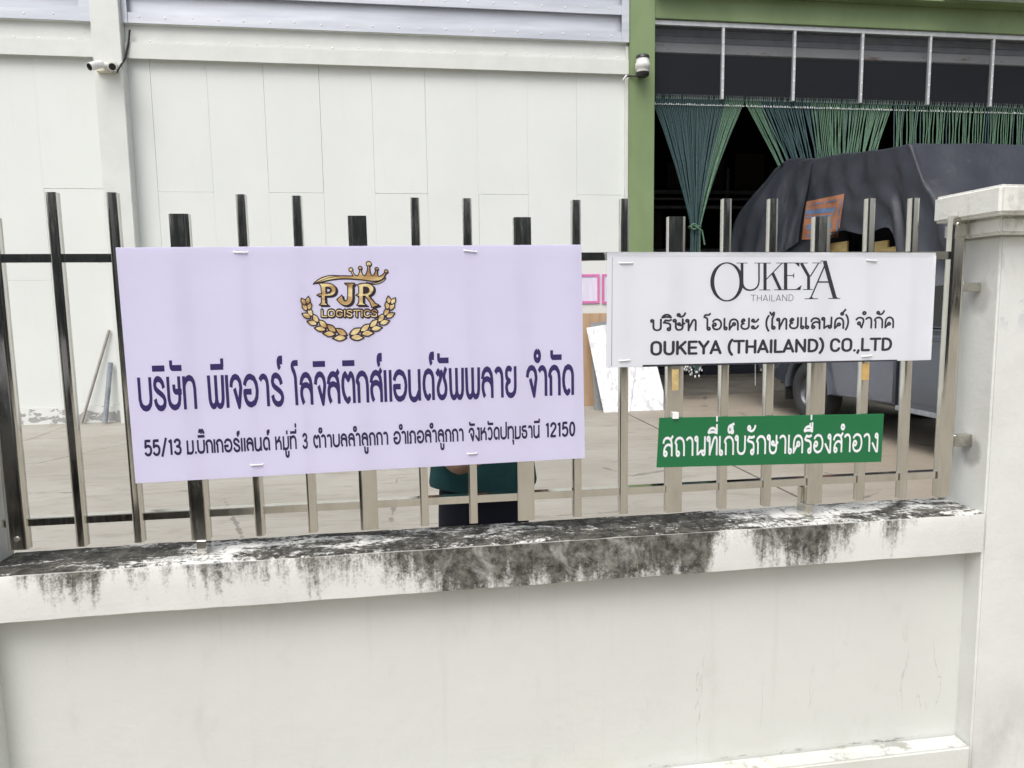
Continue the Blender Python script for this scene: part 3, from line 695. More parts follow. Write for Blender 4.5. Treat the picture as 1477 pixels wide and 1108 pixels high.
for i in range(19):
    wide = i % 3 == 0; hw = .0252 if wide else .0125
    b = UY((bot[i][0]+bot[i][1])/2, bot[i][2], 0)
    if top[i]: t = UY((top[i][0]+top[i][1])/2, top[i][2], 0)
    else: t = Vector((b.x-.002, 0, 1.79))
    xb_, xt_ = b.x, b.x+(t.x-b.x)*.85
    if i == 18: xb_, xt_ = 1.722, 1.722+.006
    mb = MB(); jy = rnd.uniform(-.0008, .0008); tw = rnd.uniform(-.0006, .0006)
    tw = {1: -.0006, 2: .0022, 3: -.0004, 4: -.0012, 5: .0006}.get(i, rnd.uniform(-.0009, .0009)); bow = rnd.uniform(-.00045, .0003)*(1.6 if wide else 1)
    K = 8; ring = []
    for j in range(K+1):
        u_ = j/K*2-1; rc = .0018*max(0, (abs(u_)-.86)/.14)**2; ring.append((hw*u_, jy+tw*(u_+1)/2+bow*(1-u_*u_)+rc))
    ring += [(hw, DEP-.001), (hw-.001, DEP), (-hw+.001, DEP), (-hw, DEP-.001)]
    nr = len(ring); LV = 26; vs = []; fs = []; ph = rnd.uniform(0, 9)
    for q_ in range(LV+1):
        tt = q_/LV; xx = xb_+(xt_-xb_)*tt; zz = b.z+(t.z-b.z)*tt; wob = .00016*math.sin(tt*7+ph)+.00010*math.sin(tt*19+ph*2)
        for j, (dx, yy0) in enumerate(ring): vs.append((xx+dx, yy0+(wob*(1+dx/hw*.8) if j <= K else 0), zz))
    for q_ in range(LV):
        for j in range(nr): fs.append((q_*nr+j, q_*nr+(j+1) % nr, (q_+1)*nr+(j+1) % nr, (q_+1)*nr+j))
    mb.add(vs, fs, 0, True); mb.add(vs[:nr], [tuple(range(nr-1, -1, -1))]); mb.add(vs[-nr:], [tuple(range(nr))])
    me = mb.mesh('picket', weld=.00001); me.set_sharp_from_angle(angle=math.radians(50)); o = link('picket', me, 'steel', fence)
    pickets.append((o, xb_, xt_, b.z, t.z, hw))
pt = [UY(50, 373.5, 0).z, UY(860, 370, 0).z, UY(1360, 368, 0).z]

zt1, zt2 = UY(40, 378.5, 0).z, UY(40, 366, 0).z
zR1, zR2 = UY(1365, 374, 0).z, UY(1365, 362.5, 0).z
mb = MB(); mb.prism([(XL+.03, .007, zt1), (1.75, .007, zR1), (1.75, .038, zR1), (XL+.03, .038, zt1), (XL+.03, .007, zt2), (1.75, .007, zR2), (1.75, .038, zR2), (XL+.03, .038, zt2)])
mb.obj('rail', 'steel', fence, .0015, 2)
a1, a2 = UY(60, 759.5, 0).z, UY(60, 748.5, 0).z; b1_, b2_ = UY(1350, 691.5, 0).z, UY(1350, 681, 0).z
mb = MB(); mb.prism([(XL+.03, .007, a1), (1.75, .007, b1_), (1.75, .038, b1_), (XL+.03, .038, a1), (XL+.03, .007, a2), (1.75, .007, b2_), (1.75, .038, b2_), (XL+.03, .038, a2)])
mb.obj('rail', 'steel', fence, .0015, 2)
for k, xf in ((3, UZ(291, 801.6, .862).x), (15, UZ(1167.5, 747, .862).x)):
    mb = MB().box((xf-.0125, -.006, .858), (xf+.0125, .044, pickets[k][3]+.09 if False else pickets[k][3]-.0005))
    mb.obj('foot', 'steel', fence, .001)
    mb = MB().box((xf-.0125, .0255, pickets[k][3]-.0004), (xf+.0125, .044, pickets[k][3]+.05)); mb.obj('foot', 'steel', fence, .001)
for (pa, pb) in ((408, 422), (627.5, 645.5)):
    zA = UX(1400, pb-1, 1.8).z; zB = UX(1400, pa, 1.8).z
    box('bracket', (1.748, -.002, zA), (1.813, .024, zB), 'steel_dull', fence, .002)
# bolts
for (i, z) in ((0, UY(22, 778, 0).z), (18, UY(1389, 324, 0).z)):
    x = pickets[i][1]; MB().tube([(x, -.0005, z), (x, -.004, z)], [.0085, .006], 14).obj('bolt', 'steel_dull', fence)
# tape remains on two pickets
def on_picket(i, px0, px1, py0, py1, mat):
    q0 = UY(px0, py0, -.001); q1 = UY(px1, py1, -.001)
    MB().box((q0.x, -.0022, q1.z), (q1.x, -.001, q0.z)).obj('tape', mat, pickets[i][0])
def fixparent(o): pass
on_picket(12, 969, 978.5, 533, 563, 'tape'); on_picket(16, 1243.5, 1253, 524, 548, 'otape')

# ------------------------------------------------------------------ lettering engine: strokes and shapes -> one clean flat mesh
import re
def parse(d, k=6):
    out = []; cur = None
    tok = re.findall(r'[MLCZO]|-?\d*\.?\d+', d); i = 0; cmd = None
    def num():
        nonlocal i; v = float(tok[i]); i += 1; return v
    while i < len(tok):
        if tok[i] in 'MLCZO': cmd = tok[i]; i += 1
        if cmd == 'M': cur = [(num(), num())]; out.append([cur, False]); cmd = 'L'
        elif cmd == 'L': cur.append((num(), num()))
        elif cmd == 'C':
            p0 = cur[-1]; p1 = (num(), num()); p2 = (num(), num()); p3 = (num(), num())
            for j in range(1, k+1):
                t = j/k; u = 1-t
                cur.append(tuple(u**3*p0[q]+3*u*u*t*p1[q]+3*u*t*t*p2[q]+t**3*p3[q] for q in (0, 1)))
        elif cmd == 'Z': out[-1][1] = True; cmd = None
        elif cmd == 'O':
            cx, cy, r_ = num(), num(), num(); out.append([[(cx+r_*math.cos(2*PI*j/12), cy+r_*math.sin(2*PI*j/12)) for j in range(12)], True]); cur = out[-1][0]
    return out
def stroke_polys(paths, h, round_=False, fac=1.0):
    polys = []
    for pts, closed in paths:
        n_ = len(pts); segs = n_ if closed else n_-1
        for i in range(segs):
            a = pts[i]; b = pts[(i+1) % n_]; dx, dy = b[0]-a[0], b[1]-a[1]; l = math.hypot(dx, dy)
            if l < 1e-6: continue
            nx_, ny_ = -dy/l*h, dx/l*h
            polys.append([(a[0]+nx_, a[1]+ny_), (a[0]-nx_, a[1]-ny_), (b[0]-nx_, b[1]-ny_), (b[0]+nx_, b[1]+ny_)])
        rng = range(n_) if (closed or round_) else range(1, n_-1)
        for i in rng:
            if not closed and not round_ or (0 < i < n_-1) or closed:
                a = pts[i-1]; b = pts[i]; c_ = pts[(i+1) % n_]
                v1 = (b[0]-a[0], b[1]-a[1]); v2 = (c_[0]-b[0], c_[1]-b[1])
                cr = abs(v1[0]*v2[1]-v1[1]*v2[0]); l1 = math.hypot(*v1)*math.hypot(*v2)
                if l1 > 0 and cr/l1 < .03 and v1[0]*v2[0]+v1[1]*v2[1] > 0: continue
            b = pts[i]; polys.append([(b[0]+h*math.cos(2*PI*j/10+.1), b[1]+h*math.sin(2*PI*j/10+.1)) for j in range(10)])
    return polys
def union(polys):
    vs = []; fs = []
    for p in polys:
        ar = sum(p[i][0]*p[(i+1) % len(p)][1]-p[(i+1) % len(p)][0]*p[i][1] for i in range(len(p)))
        if ar < 0: p = p[::-1]
        k = len(vs); vs += [Vector(q) for q in p]; fs.append(list(range(k, k+len(p))))
    r_ = delaunay_2d_cdt(vs, [], fs, 1, 1e-5)
    return [tuple(v) for v in r_[0]], [tuple(f) for f, o_ in zip(r_[2], r_[5]) if len(o_)]
# loopless letters
A = {
'บ': (.86, "M.1 1L.1 .35C.1 -.03 .76 -.03 .76 .35L.76 1"), 'ป': (.86, "M.1 1L.1 .35C.1 -.03 .76 -.03 .76 .35L.76 1.36"),
'ร': (.80, "M.66 .66C.62 1.0 .14 1.04 .13 .76C.12 .52 .70 .52 .70 .27C.70 -.03 .13 -.03 .11 .34"),
'ษ': (.92, "M.1 1L.1 .35C.1 -.03 .76 -.03 .76 .35L.76 1M.44 .76L.44 .66C.44 .57 .5 .54 .58 .54L.9 .54"),
'ท': (.84, "M.1 1L.1 0M.1 .70C.2 1.03 .74 1.06 .74 .62L.74 0"),
'พ': (1.0, "M.1 1L.12 .3C.14 -.02 .46 -.02 .5 .26L.5 1M.5 .26C.54 -.02 .86 -.02 .88 .3L.9 1"),
'เ': (.2, "M.1 1L.1 0"), 'แ': (.52, "M.1 1L.1 0M.42 1L.42 0"),
'จ': (.74, "M.09 .62C.1 1.05 .66 1.05 .66 .60L.52 .03L.28 .58"),
'อ': (.92, "M.10 .66C.16 .84 .28 .93 .46 .93C.96 .93 .96 .07 .46 .07C.18 .07 .10 .26 .10 .47L.50 .47"),
'า': (.62, "M.06 .80C.14 .98 .5 1.0 .5 .62L.5 0"), 'ำ': (.62, "M.06 .80C.14 .98 .5 1.0 .5 .62L.5 0M-.02 1.46C-.24 1.46 -.24 1.16 -.02 1.16C.16 1.16 .16 1.46 -.02 1.46"),
'โ': (.44, "M.44 1.30L.24 1.30C.02 1.30 .08 1.12 .2 1.02L.26 .85L.28 0"),
'ล': (.84, "M.09 .61C.12 1.05 .72 1.06 .72 .55L.72 0M.24 .04C.04 .3 .06 .62 .38 .62C.55 .62 .68 .52 .71 .36"),
'ส': (.84, "M.09 .61C.12 1.05 .72 1.06 .72 .55L.72 0M.24 .04C.04 .3 .06 .62 .38 .62C.55 .62 .68 .52 .71 .36M.58 .86L.76 1.04"),
'ต': (.88, "M.5 .18C.46 .09 .42 .07 .36 .07C.04 .2 .02 .85 .27 .92L.45 .74L.6 .92C.74 .9 .78 .7 .78 .6L.78 0"),
'ก': (.80, "M.16 0L.16 .6L.07 .68C.12 1.0 .7 1.06 .7 .55L.7 0"),
'น': (.84, "M.1 1L.1 .3C.1 -.02 .5 -.02 .58 .14L.70 .30M.72 1L.72 0"),
'ด': (.84, "M.5 .18C.46 .09 .42 .07 .36 .07C.04 .15 .04 .93 .42 .93C.7 .93 .72 .7 .72 .6L.72 0"),
'ซ': (.80, "M.06 .80L.18 .92L.29 .78L.38 .88C.36 .62 .14 .55 .14 .32C.14 -.02 .66 -.02 .66 .34C.66 .6 .5 .62 .54 .8L.68 1.02"),
'ย': (.80, "M.44 .86C.38 .98 .12 .98 .12 .78C.12 .62 .2 .56 .32 .53C.16 .48 .12 .42 .12 .3C.12 -.03 .70 -.03 .70 .32L.70 1"),
'ม': (.84, "M.14 1L.14 .02M.02 .06L.24 .06M.16 .12C.34 .0 .70 .0 .72 .3L.72 1"), 
'ห': (.82, "M.1 1L.1 0M.1 .5C.3 .62 .52 .8 .58 1M.3 .62C.5 .78 .70 .62 .70 .4L.70 0"),
'ภ': (.86, "M.2 .0L.2 .6L.1 .70C.14 1.0 .74 1.06 .74 .55L.74 0M.2 .08L.03 .08"),
'ง': (.64, "M.28 .93L.52 .93L.52 .04L.42 .04L.06 .42"), 'ว': (.68, "M.09 .76C.14 1.02 .58 1.04 .58 .5C.58 -.04 .2 -.02 .12 .2"),
'ธ': (.78, "M.62 .94L.3 .93C.05 .93 .06 .62 .3 .6L.45 .6C.7 .6 .66 .3 .66 .3C.66 -.02 .12 -.02 .12 .3L.12 .44"),
'ิ': (0, "M-.80 1.25L-.05 1.25"), 'ี': (0, "M-.80 1.25L-.05 1.25M-.12 1.25L-.12 1.5"),
'ั': (0, "M-.62 1.48L-.62 1.34C-.62 1.25 -.56 1.25 -.48 1.25L.02 1.25"),
'์': (0, "M-.06 1.45L-.20 1.45C-.36 1.45 -.32 1.24 -.24 1.14M-.07 1.36L-.24 1.36"),
'่': (0, "M-.3 1.12L-.3 1.42"), '^': (0, "M-.12 1.60L-.12 1.92"),
'๊': (0, "M-.62 1.5C-.62 1.78 -.42 1.78 -.40 1.52C-.38 1.78 -.18 1.78 -.18 1.52L-.05 1.56"),
'ู': (0, "M-.62 -.13L-.52 -.13L-.5 -.42C-.45 -.58 -.2 -.56 -.18 -.42L-.18 -.10"), 'ุ': (0, "M-.3 -.14L-.16 -.14L-.16 -.46"),
'5': (.70, "M.60 1.08L.16 1.08L.12 .62C.3 .8 .64 .74 .62 .4C.60 -.03 .14 -.03 .08 .26"), '/': (.62, "M.08 -.1L.52 1.26"),
'1': (.44, "M.06 .94L.27 1.05L.27 0"), '3': (.70, "M.1 .86C.14 1.17 .6 1.15 .58 .86C.56 .66 .42 .6 .3 .6C.5 .6 .64 .5 .62 .3C.6 -.04 .12 -.0 .08 .27"),
'2': (.70, "M.1 .8C.1 1.2 .62 1.16 .6 .82C.58 .6 .14 .32 .1 .07L.62 .07"), '0': (.74, "M.36 1.08C.68 1.08 .68 .06 .36 .06C.04 .06 .04 1.08 .36 1.08Z"), '.': (.2, "M.1 0L.1 .17"),
}
# looped letters
B = {
'บ': (.96, "O.15 .88 .1M.25 .88L.25 .3C.25 -.04 .84 -.04 .84 .3L.84 1"),
'ร': (.76, "M.08 .70L.22 .93C.34 .88 .5 .86 .66 .96M.10 .72C.3 .66 .62 .68 .6 .45L.6 .2O.49 .13 .11"),
'ษ': (1.0, "O.15 .88 .1M.25 .88L.25 .3C.25 -.04 .80 -.04 .80 .3L.80 1M.56 .48C.70 .40 .82 .52 .94 .64O.50 .57 .09"),
'ท': (.94, "O.14 .86 .1M.24 .86L.25 0M.25 .1L.56 .84C.66 1.02 .82 .96 .82 .75L.82 0"),
'โ': (.62, "M.04 1.16C.04 1.28 .1 1.38 .24 1.36C.36 1.34 .46 1.34 .52 1.46M.04 1.18C.2 1.08 .3 1.1 .3 .9L.3 .14O.42 .12 .11"),
'อ': (.96, "M.12 .74C.2 .9 .34 .95 .48 .95C.96 .95 .96 .04 .48 .04C.12 .04 .10 .3 .12 .48O.27 .48 .12"),
'เ': (.42, "M.12 1L.12 .14O.23 .13 .11"), 'แ': (.84, "M.12 1L.12 .14O.23 .13 .11M.52 1L.52 .14O.63 .13 .11"),
'ค': (.96, "M.12 0L.12 .55C.12 1.08 .84 1.08 .84 .55L.84 0M.14 .1L.38 .40O.50 .50 .11"),
'ย': (.92, "O.32 .84 .1M.22 .84C.1 .7 .2 .58 .36 .54M.36 .54C.16 .5 .14 .4 .14 .3C.14 -.04 .8 -.04 .8 .3L.8 1"),
'ะ': (.76, "O.2 .80 .1M.24 .70C.4 .60 .56 .74 .66 .92O.2 .20 .1M.24 .10C.4 .0 .56 .14 .66 .32"),
'ไ': (.52, "M.02 1.52L.14 1.28L.32 1.52C.42 1.3 .2 1.1 .2 .85L.2 .14O.31 .13 .11"),
'ล': (.92, "M.1 .66C.12 1.06 .8 1.08 .8 .6L.8 0M.8 .44C.72 .68 .16 .70 .16 .2O.27 .14 .11"),
'ส': (.94, "M.1 .66C.12 1.06 .78 1.06 .78 .6L.78 0M.78 .44C.72 .68 .16 .70 .16 .2O.27 .14 .11M.66 .84L.88 1.05"),
'น': (.98, "O.14 .88 .1M.24 .88L.24 .02M.24 .06C.38 .10 .50 .30 .63 .24O.72 .14 .11M.83 1L.83 .14"),
'ด': (.96, "M.84 0L.84 .5C.84 1.1 .13 1.1 .13 .5L.13 0M.15 .04L.36 .26O.46 .35 .11"),
'จ': (.84, "M.08 .76C.16 .92 .28 .95 .4 .95C.78 .95 .74 .6 .7 .5L.56 .02L.42 .32O.32 .42 .11"),
'า': (.72, "M.08 .8C.16 .98 .56 1.06 .56 .65L.56 0"), 'ำ': (.72, "M.08 .8C.16 .98 .56 1.06 .56 .65L.56 0O-.10 1.36 .12"),
'ก': (.92, "M.2 0L.2 .6L.1 .7C.16 1.02 .8 1.08 .8 .55L.8 0"),
'ถ': (.94, "M.22 .16L.22 .6L.12 .7C.18 1.02 .82 1.08 .82 .55L.82 0O.33 .13 .11"),
'ง': (.72, "O.44 .86 .1M.54 .86L.54 .02L.44 .02L.08 .5"),
'ิ': (0, "M-.84 1.16C-.70 1.52 -.22 1.50 -.14 1.16C-.3 1.24 -.6 1.24 -.84 1.16"),
'ี': (0, "M-.84 1.16C-.70 1.52 -.22 1.50 -.14 1.16C-.3 1.24 -.6 1.24 -.84 1.16M-.14 1.14L-.14 1.62"),
'ื': (0, "M-.76 1.16C-.62 1.52 -.16 1.50 -.08 1.16C-.24 1.24 -.5 1.24 -.76 1.16M-.08 1.14L-.08 1.64M-.26 1.36L-.26 1.60"),
'ั': (0, "O-.56 1.38 .1M-.50 1.26C-.36 1.16 -.10 1.26 -.04 1.54"),
'็': (0, "M-.06 1.64C-.30 1.50 -.52 1.60 -.54 1.34C-.56 1.14 -.36 1.12 -.36 1.26O-.22 1.22 .08M-.2 1.3L-.2 1.46L-.4 1.4"),
'^': (0, "M-.14 1.76L-.14 2.04"), '~': (0, "M-.18 1.76L-.18 2.04"),
'์': (0, "O-.28 1.32 .1M-.26 1.42C-.14 1.5 -.06 1.6 -.02 1.70"),
'(': (.40, "M.34 1.22C.08 .9 .08 .24 .34 -.14"), ')': (.40, "M.06 1.22C.32 .9 .32 .24 .06 -.14"),
}
Lt = {
'O': (.82, "M.12 .7C.12 1.06 .70 1.06 .70 .7L.70 .3C.70 -.06 .12 -.06 .12 .3Z"), 'U': (.80, "M.12 .96L.12 .3C.12 -.06 .68 -.06 .68 .3L.68 .96"),
'K': (.74, "M.12 .96L.12 .04M.64 .95L.14 .42M.30 .58L.66 .05"), 'E': (.68, "M.60 .95L.12 .95L.12 .05L.60 .05M.12 .5L.56 .5"),
'Y': (.76, "M.08 .95L.38 .48L.68 .95M.38 .48L.38 .04"), 'A': (.78, "M.07 .05L.38 .96L.70 .05M.18 .30L.58 .30"),
'(': (.38, "M.32 1.05C.05 .75 .05 .2 .32 -.10"), ')': (.38, "M.06 1.05C.33 .75 .33 .2 .06 -.10"),
'T': (.76, "M.06 .95L.70 .95M.38 .95L.38 .04"), 'H': (.80, "M.12 .96L.12 .04M.68 .96L.68 .04M.12 .5L.68 .5"),
'I': (.26, "M.13 .96L.13 .04"), 'L': (.62, "M.12 .96L.12 .05L.58 .05"), 'N': (.84, "M.12 .04L.12 .96L.70 .04L.70 .96"),
'D': (.80, "M.12 .95L.12 .05L.35 .05C.8 .05 .8 .95 .35 .95Z"), 'C': (.76, "M.66 .76C.56 1.06 .12 1.04 .12 .62L.12 .38C.12 -.06 .58 -.06 .66 .24"),
'.': (.22, "M.1 .04L.1 .06"), ',': (.24, "M.13 .05L.07 -.14"), 'G': (.80, "M.66 .76C.56 1.06 .12 1.04 .12 .62L.12 .38C.12 -.06 .70 -.06 .68 .42L.42 .42"),
'S': (.68, "M.58 .76C.5 1.06 .1 1.02 .12 .74C.14 .5 .58 .55 .58 .28C.58 -.04 .14 -.06 .08 .22"),
}
GC = {}
def glyph(font, key, ch, h, rd):
    kk = (key, ch, h, rd)
    if kk not in GC:
        w, d = font[ch]; GC[kk] = (w, union(stroke_polys(parse(d), h, rd)))
    return GC[kk]
def text_mesh(words, font, key, h, rd, xh, base, gap=.0, y=-.0072):
    """words: (string, px0, px1) measured at mid height; base: ((px,py),(px,py)) two baseline points; xh: letter height in metres at both ends"""
    b0 = UY(*base[0], y); b1 = UY(*base[1], y); dr = (b1-b0).normalized()
    mb = MB()
    for s, pa, pb in words:
        def onb(px):
            py = base[0][1]+(px-base[0][0])*(base[1][1]-base[0][1])/(base[1][0]-base[0][0])
            return UY(px, py-F*xh[0]*.5/2.2, y).x
        x0, x1 = onb(pa), onb(pb)
        adv = 0; items = []
        for ch in s:
            w, g = glyph(font, key, ch, h, rd); items.append((adv, g)); adv += w+(gap if w else 0)
        adv -= gap
        lo = min(min(v[0] for v in g[0])+a for a, g in items); hi = max(max(v[0] for v in g[0])+a for a, g in items)
        sx = (x1-x0)/(hi-lo)
        for a, (vs, fs) in items:
            out = []
            for (u, v) in vs:
                wx = x0+(a+u-lo)*sx; t = (wx-b0.x)/(b1.x-b0.x); hh = xh[0]+(xh[1]-xh[0])*t
                out.append((wx, y, b0.z+(b1.z-b0.z)*t+v*hh))
            mb.add(out, [f for f in fs])
    me = mb.mesh('lettering'); return me
def flip(me):
    bm = bmesh.new(); bm.from_mesh(me)
    bmesh.ops.recalc_face_normals(bm, faces=bm.faces)
    for f in bm.faces:
        f.normal_update()
        if f.normal.y > 0: f.normal_flip()
    bm.to_mesh(me); bm.free(); return me
def flat_shapes(polysets, tr, y):
    mb = MB()
    vs, fs = union(polysets)
    mb.add([(lambda p: (p.x, y, p.z))(UY(*tr(v), y)) for v in vs], fs)
    return flip(mb.mesh('print'))

# ------------------------------------------------------------------ signs
def sign_board(name, quad, y0, y1, mat, lab, cat='sign', nx=1, bow=0):
    q = [UY(a, b, y0) for a, b in quad]     # tl tr br bl
    cx = sum(p.x for p in q)/4; czz = sum(p.z for p in q)/4
    e = empty(name, (cx, y0, min(p.z for p in q)), lab, cat)
    mb = MB(); tl, tr, br, bl = q
    mb.prism([bl, br, Vector((br.x, y1, br.z)), Vector((bl.x, y1, bl.z)), tl, tr, Vector((tr.x, y1, tr.z)), Vector((tl.x, y1, tl.z))])
    mb.obj('board', mat, e, .0006); return e
YS = -.0062
s1 = sign_board('company_sign', ((166.5, 357), (838.5, 353), (843.8, 661), (195.5, 697.5)), YS, -.0012, 'lilac', 'large lilac sign with gold crowned emblem and dark blue Thai lettering on the fence')
yl = YS-.0005
L1 = [("บริษัท", 199.5, 283.5), ("พีเจอาร์", 299.8, 409.5), ("โลจิสติกส์แอนด์ซัพพลาย", 420.8, 745.2), ("จำกัด", 758.5, 828)]
def hgt(pa, ha, pb, hb, y=yl):
    return ((UY(pa[0], pa[1]-ha, y).z-UY(*pa, y).z), (UY(pb[0], pb[1]-hb, y).z-UY(*pb, y).z))
me = text_mesh(L1, A, 'A', .090, False, hgt((270, 590.6), 48, (825, 569.8), 44), ((270, 590.6), (825, 569.8)), .04, yl)
link('lettering', flip(me), 'navy', s1)
L2_ = [("55/13", 208, 262), ("ม.บิ๊กเกอร์แลนด์", 269, 389.8), ("หมู่ที^", 396.9, 428.4), ("3", 436, 444), ("ตำาบลลำลูกกา", 451.7, 560), ("อำเภอลำลูกกา", 567.3, 668.8), ("จังหวัดปทุมธานี", 675.8, 779), ("12150", 787, 829.8)]
me = text_mesh(L2_, A, 'A2', .100, False, hgt((215, 657.8), 20, (810, 629.9), 18.2), ((215, 657.8), (810, 629.9)), .06, yl)
link('lettering', flip(me), 'navy2', s1)
# emblem
eo = lambda p: (425+p[0]/8.525, 370+p[1]/8.525)
def closed(d, k=8): return [p for p, c in parse(d, k)]
crown = closed("M262 330C380 262 480 240 600 240L722 243L690 180L706 176C730 225 745 240 765 240C790 235 805 200 798 155L814 155C820 210 840 240 860 240C885 225 900 170 902 105L918 105C920 170 930 225 952 240C975 235 990 200 1000 160L1016 162C1012 210 1020 245 1040 248C1070 240 1095 215 1115 190L1130 196C1110 225 1110 245 1085 270C1050 310 960 305 870 290C760 275 600 262 480 280C400 290 330 310 262 330Z")
crown += [[(cx+r_*math.cos(2*PI*j/14), cy+r_*math.sin(2*PI*j/14)) for j in range(14)] for cx, cy, r_ in ((690, 162, 22), (805, 143, 20), (910, 92, 29), (1008, 155, 19), (1125, 185, 20))]
sliver = closed("M232 340C290 272 370 238 470 236L560 240C450 248 340 280 232 340Z")
swoosh = closed("M880 322C960 340 1060 326 1114 262L1120 270C1070 345 960 355 880 322Z")
Pp = closed("M300 330L400 330C470 333 507 368 507 415C505 470 455 488 385 485L372 487L376 572L412 598L305 598L330 572L332 484L275 478L298 462L332 462L326 372Z")
Jj = closed("M615 330L735 330L712 362L712 510C712 580 655 606 612 600C572 592 545 565 520 530L580 478C590 520 600 552 625 550C650 545 652 520 655 480L655 362Z")
Rr = closed("M775 350C800 332 850 328 880 332C950 337 973 368 970 405C965 448 935 468 908 482L985 575L1036 598L950 625L925 560L868 485L838 485L842 575L885 598L765 598L790 570L790 485L755 478L775 464L790 462L790 378Z")
holeP = closed("M376 372C430 366 458 385 458 415C458 448 425 462 378 460Z"); holeR = closed("M840 372C890 362 920 382 920 410C920 445 885 462 840 460Z")
holePi = closed("M402 402C425 400 434 408 432 418C430 428 416 434 402 432Z")
def leaf_set():
    cl = [(645, 985), (560, 965), (470, 930), (370, 880), (275, 815), (205, 745), (165, 665), (145, 585), (140, 520)]
    out = []; vein = [cl[:8]]
    def at(s):
        s = max(0, min(len(cl)-1.001, s)); i = int(s); t = s-i; a, b = cl[i], cl[i+1]
        return (a[0]+(b[0]-a[0])*t, a[1]+(b[1]-a[1])*t), math.atan2(b[1]-a[1], b[0]-a[0])
    for i, s in enumerate((0, 1.55, 2.75, 3.85, 4.95, 6.0, 6.9)):
        (x, y), ang = at(s); ln = 175-i*13; wd = 38-i*1.7
        for sd in (-1, 1):
            aa = ang+sd*.22
            pts = []
            for j in range(13):
                t = j/12; ww = wd*math.sin(PI*min(1, t*1.02))**.75*(1 if t < .6 else 1-(t-.6)*.9)
                pts.append((t, ww))
            loc = [(t*ln, w_) for t, w_ in pts]+[(t*ln, -w_) for t, w_ in reversed(pts[1:-1])]
            tip = sd*10
            ox, oy = -math.sin(ang)*sd*15, math.cos(ang)*sd*15
            out.append([(x+ox+math.cos(aa)*u-math.sin(aa)*(v+tip*(u/ln)**2), y+oy+math.sin(aa)*u+math.cos(aa)*(v+tip*(u/ln)**2)) for u, v in loc])
    return out, vein
leaves, vein = leaf_set()
mir = lambda p: (1320-p[0], p[1]-6)
leavesR = [[mir(q) for q in l] for l in leaves]; veinR = [[mir(q) for q in l] for l in vein]
shapes = crown+sliver+swoosh+Pp+Jj+Rr
def outl(ps, w): return stroke_polys([(p, True) for p in ps], w)
sh_ = lambda ps, dx, dy: [[(a+dx, b+dy) for a, b in p] for p in ps]
# small LOGISTICS lettering in emblem coordinates
def emb_text(s, x0, x1, yb_, h_, pen):
    adv = 0; pol = []
    for ch in s:
        w, d = Lt[ch]
        for p, c_ in parse(d, 5): pol.append(([(adv+a, b) for a, b in p], c_))
        adv += w
    sx = (x1-x0)/adv
    pol = [([(x0+a*sx, yb_-b*h_) for a, b in p], c_) for p, c_ in pol]
    return stroke_polys(pol, pen, True)
lg_d = emb_text('LOGISTICS', 322, 1022, 745, 92, 20)+sh_(emb_text('LOGISTICS', 322, 1022, 745, 92, 14), 10, 10)
lg_g = emb_text('LOGISTICS', 322, 1022, 741, 82, 6.2)
darkp = shapes+outl(shapes, 9)+sh_(Pp+Jj+Rr, 22, 17)+sh_(outl(Pp+Jj+Rr, 8), 22, 17)+sh_(outl(crown, 5), 8, 8)+lg_d+sh_(leaves+leavesR, 7, 7)+outl(leaves+leavesR, 6)
y1_, y2_, y3_, y4_ = YS-.0006, YS-.0010, YS-.0014, YS-.0018
link('emblem_outline', flat_shapes(darkp, eo, y1_), 'outline', s1)
link('emblem_gold', flat_shapes(shapes+lg_g, eo, y2_), 'gold', s1)
link('emblem_line', flat_shapes(outl(shapes, 3.2), eo, y3_), 'outline', s1)
for k in range(0, len(leaves)):       # leaf by leaf so the dark edges stay between them
    pass
lf = MB()
allv = []
def leafmesh(ls, y):
    mb = MB()
    for l in ls:
        vs, fs = union([l]); mb.add([(UY(*eo(v), y).x, y-.00001*0, UY(*eo(v), y).z) for v in vs], fs)
    return mb
shr = lambda l, k=.80: [((a-sum(q[0] for q in l)/len(l))*k+sum(q[0] for q in l)/len(l), (b-sum(q[1] for q in l)/len(l))*k+sum(q[1] for q in l)/len(l)) for a, b in l]
yy = y2_
for i in range(0, len(leaves), 2):
    yy -= .00012
    for grp in (leaves, leavesR):
        ls = grp[i:i+2]
        link('emblem_leaf', flat_shapes([p for l in ls for p in [l]]+outl(ls, 8), eo, yy), 'outline', s1)
        for l in ls:
            link('emblem_leaf', flat_shapes([shr(l)], eo, yy-.00006), 'gold', s1)
    if i == 0: pass
link('emblem_hole', flat_shapes(holeP+holeR, eo, yy-.00012), 'outline', s1)
link('emblem_hole', flat_shapes(holePi, eo, yy-.0002), 'lilac', s1)
# cable ties
def cable_tie(parent, px0, px1, py0, py1, y=YS):
    a = UY(px0, py0, y-.003); b = UY(px1, py1, y-.003)
    mb = MB(); r_ = .0021
    mb.tube([(a.x, .012, a.z), (a.x, y-.001, a.z), (a.x+.002, y-.003, a.z), (b.x-.002, y-.003, b.z), (b.x, y-.001, b.z), (b.x, .012, b.z)], r_, 6)
    mb.ell((a.x, y-.0005, a.z), (.0022, .001, .005), 8, 5); mb.ell((b.x, y-.0005, b.z), (.0022, .001, .005), 8, 5)
    mb.obj('cable_tie', 'tie', parent)
cable_tie(s1, 337, 356.5, 364, 364.3); cable_tie(s1, 669.5, 687.5, 361.5, 363.5); cable_tie(s1, 362, 379, 671.2, 670.5); cable_tie(s1, 675, 688, 655, 654)

s2 = sign_board('company_sign', ((876, 365), (1346.5, 366.5), (1342, 519.5), (875, 530.5)), YS, -.0012, 'white_sign', 'white sign with black serif lettering and THAILAND beneath it, right part of the fence')
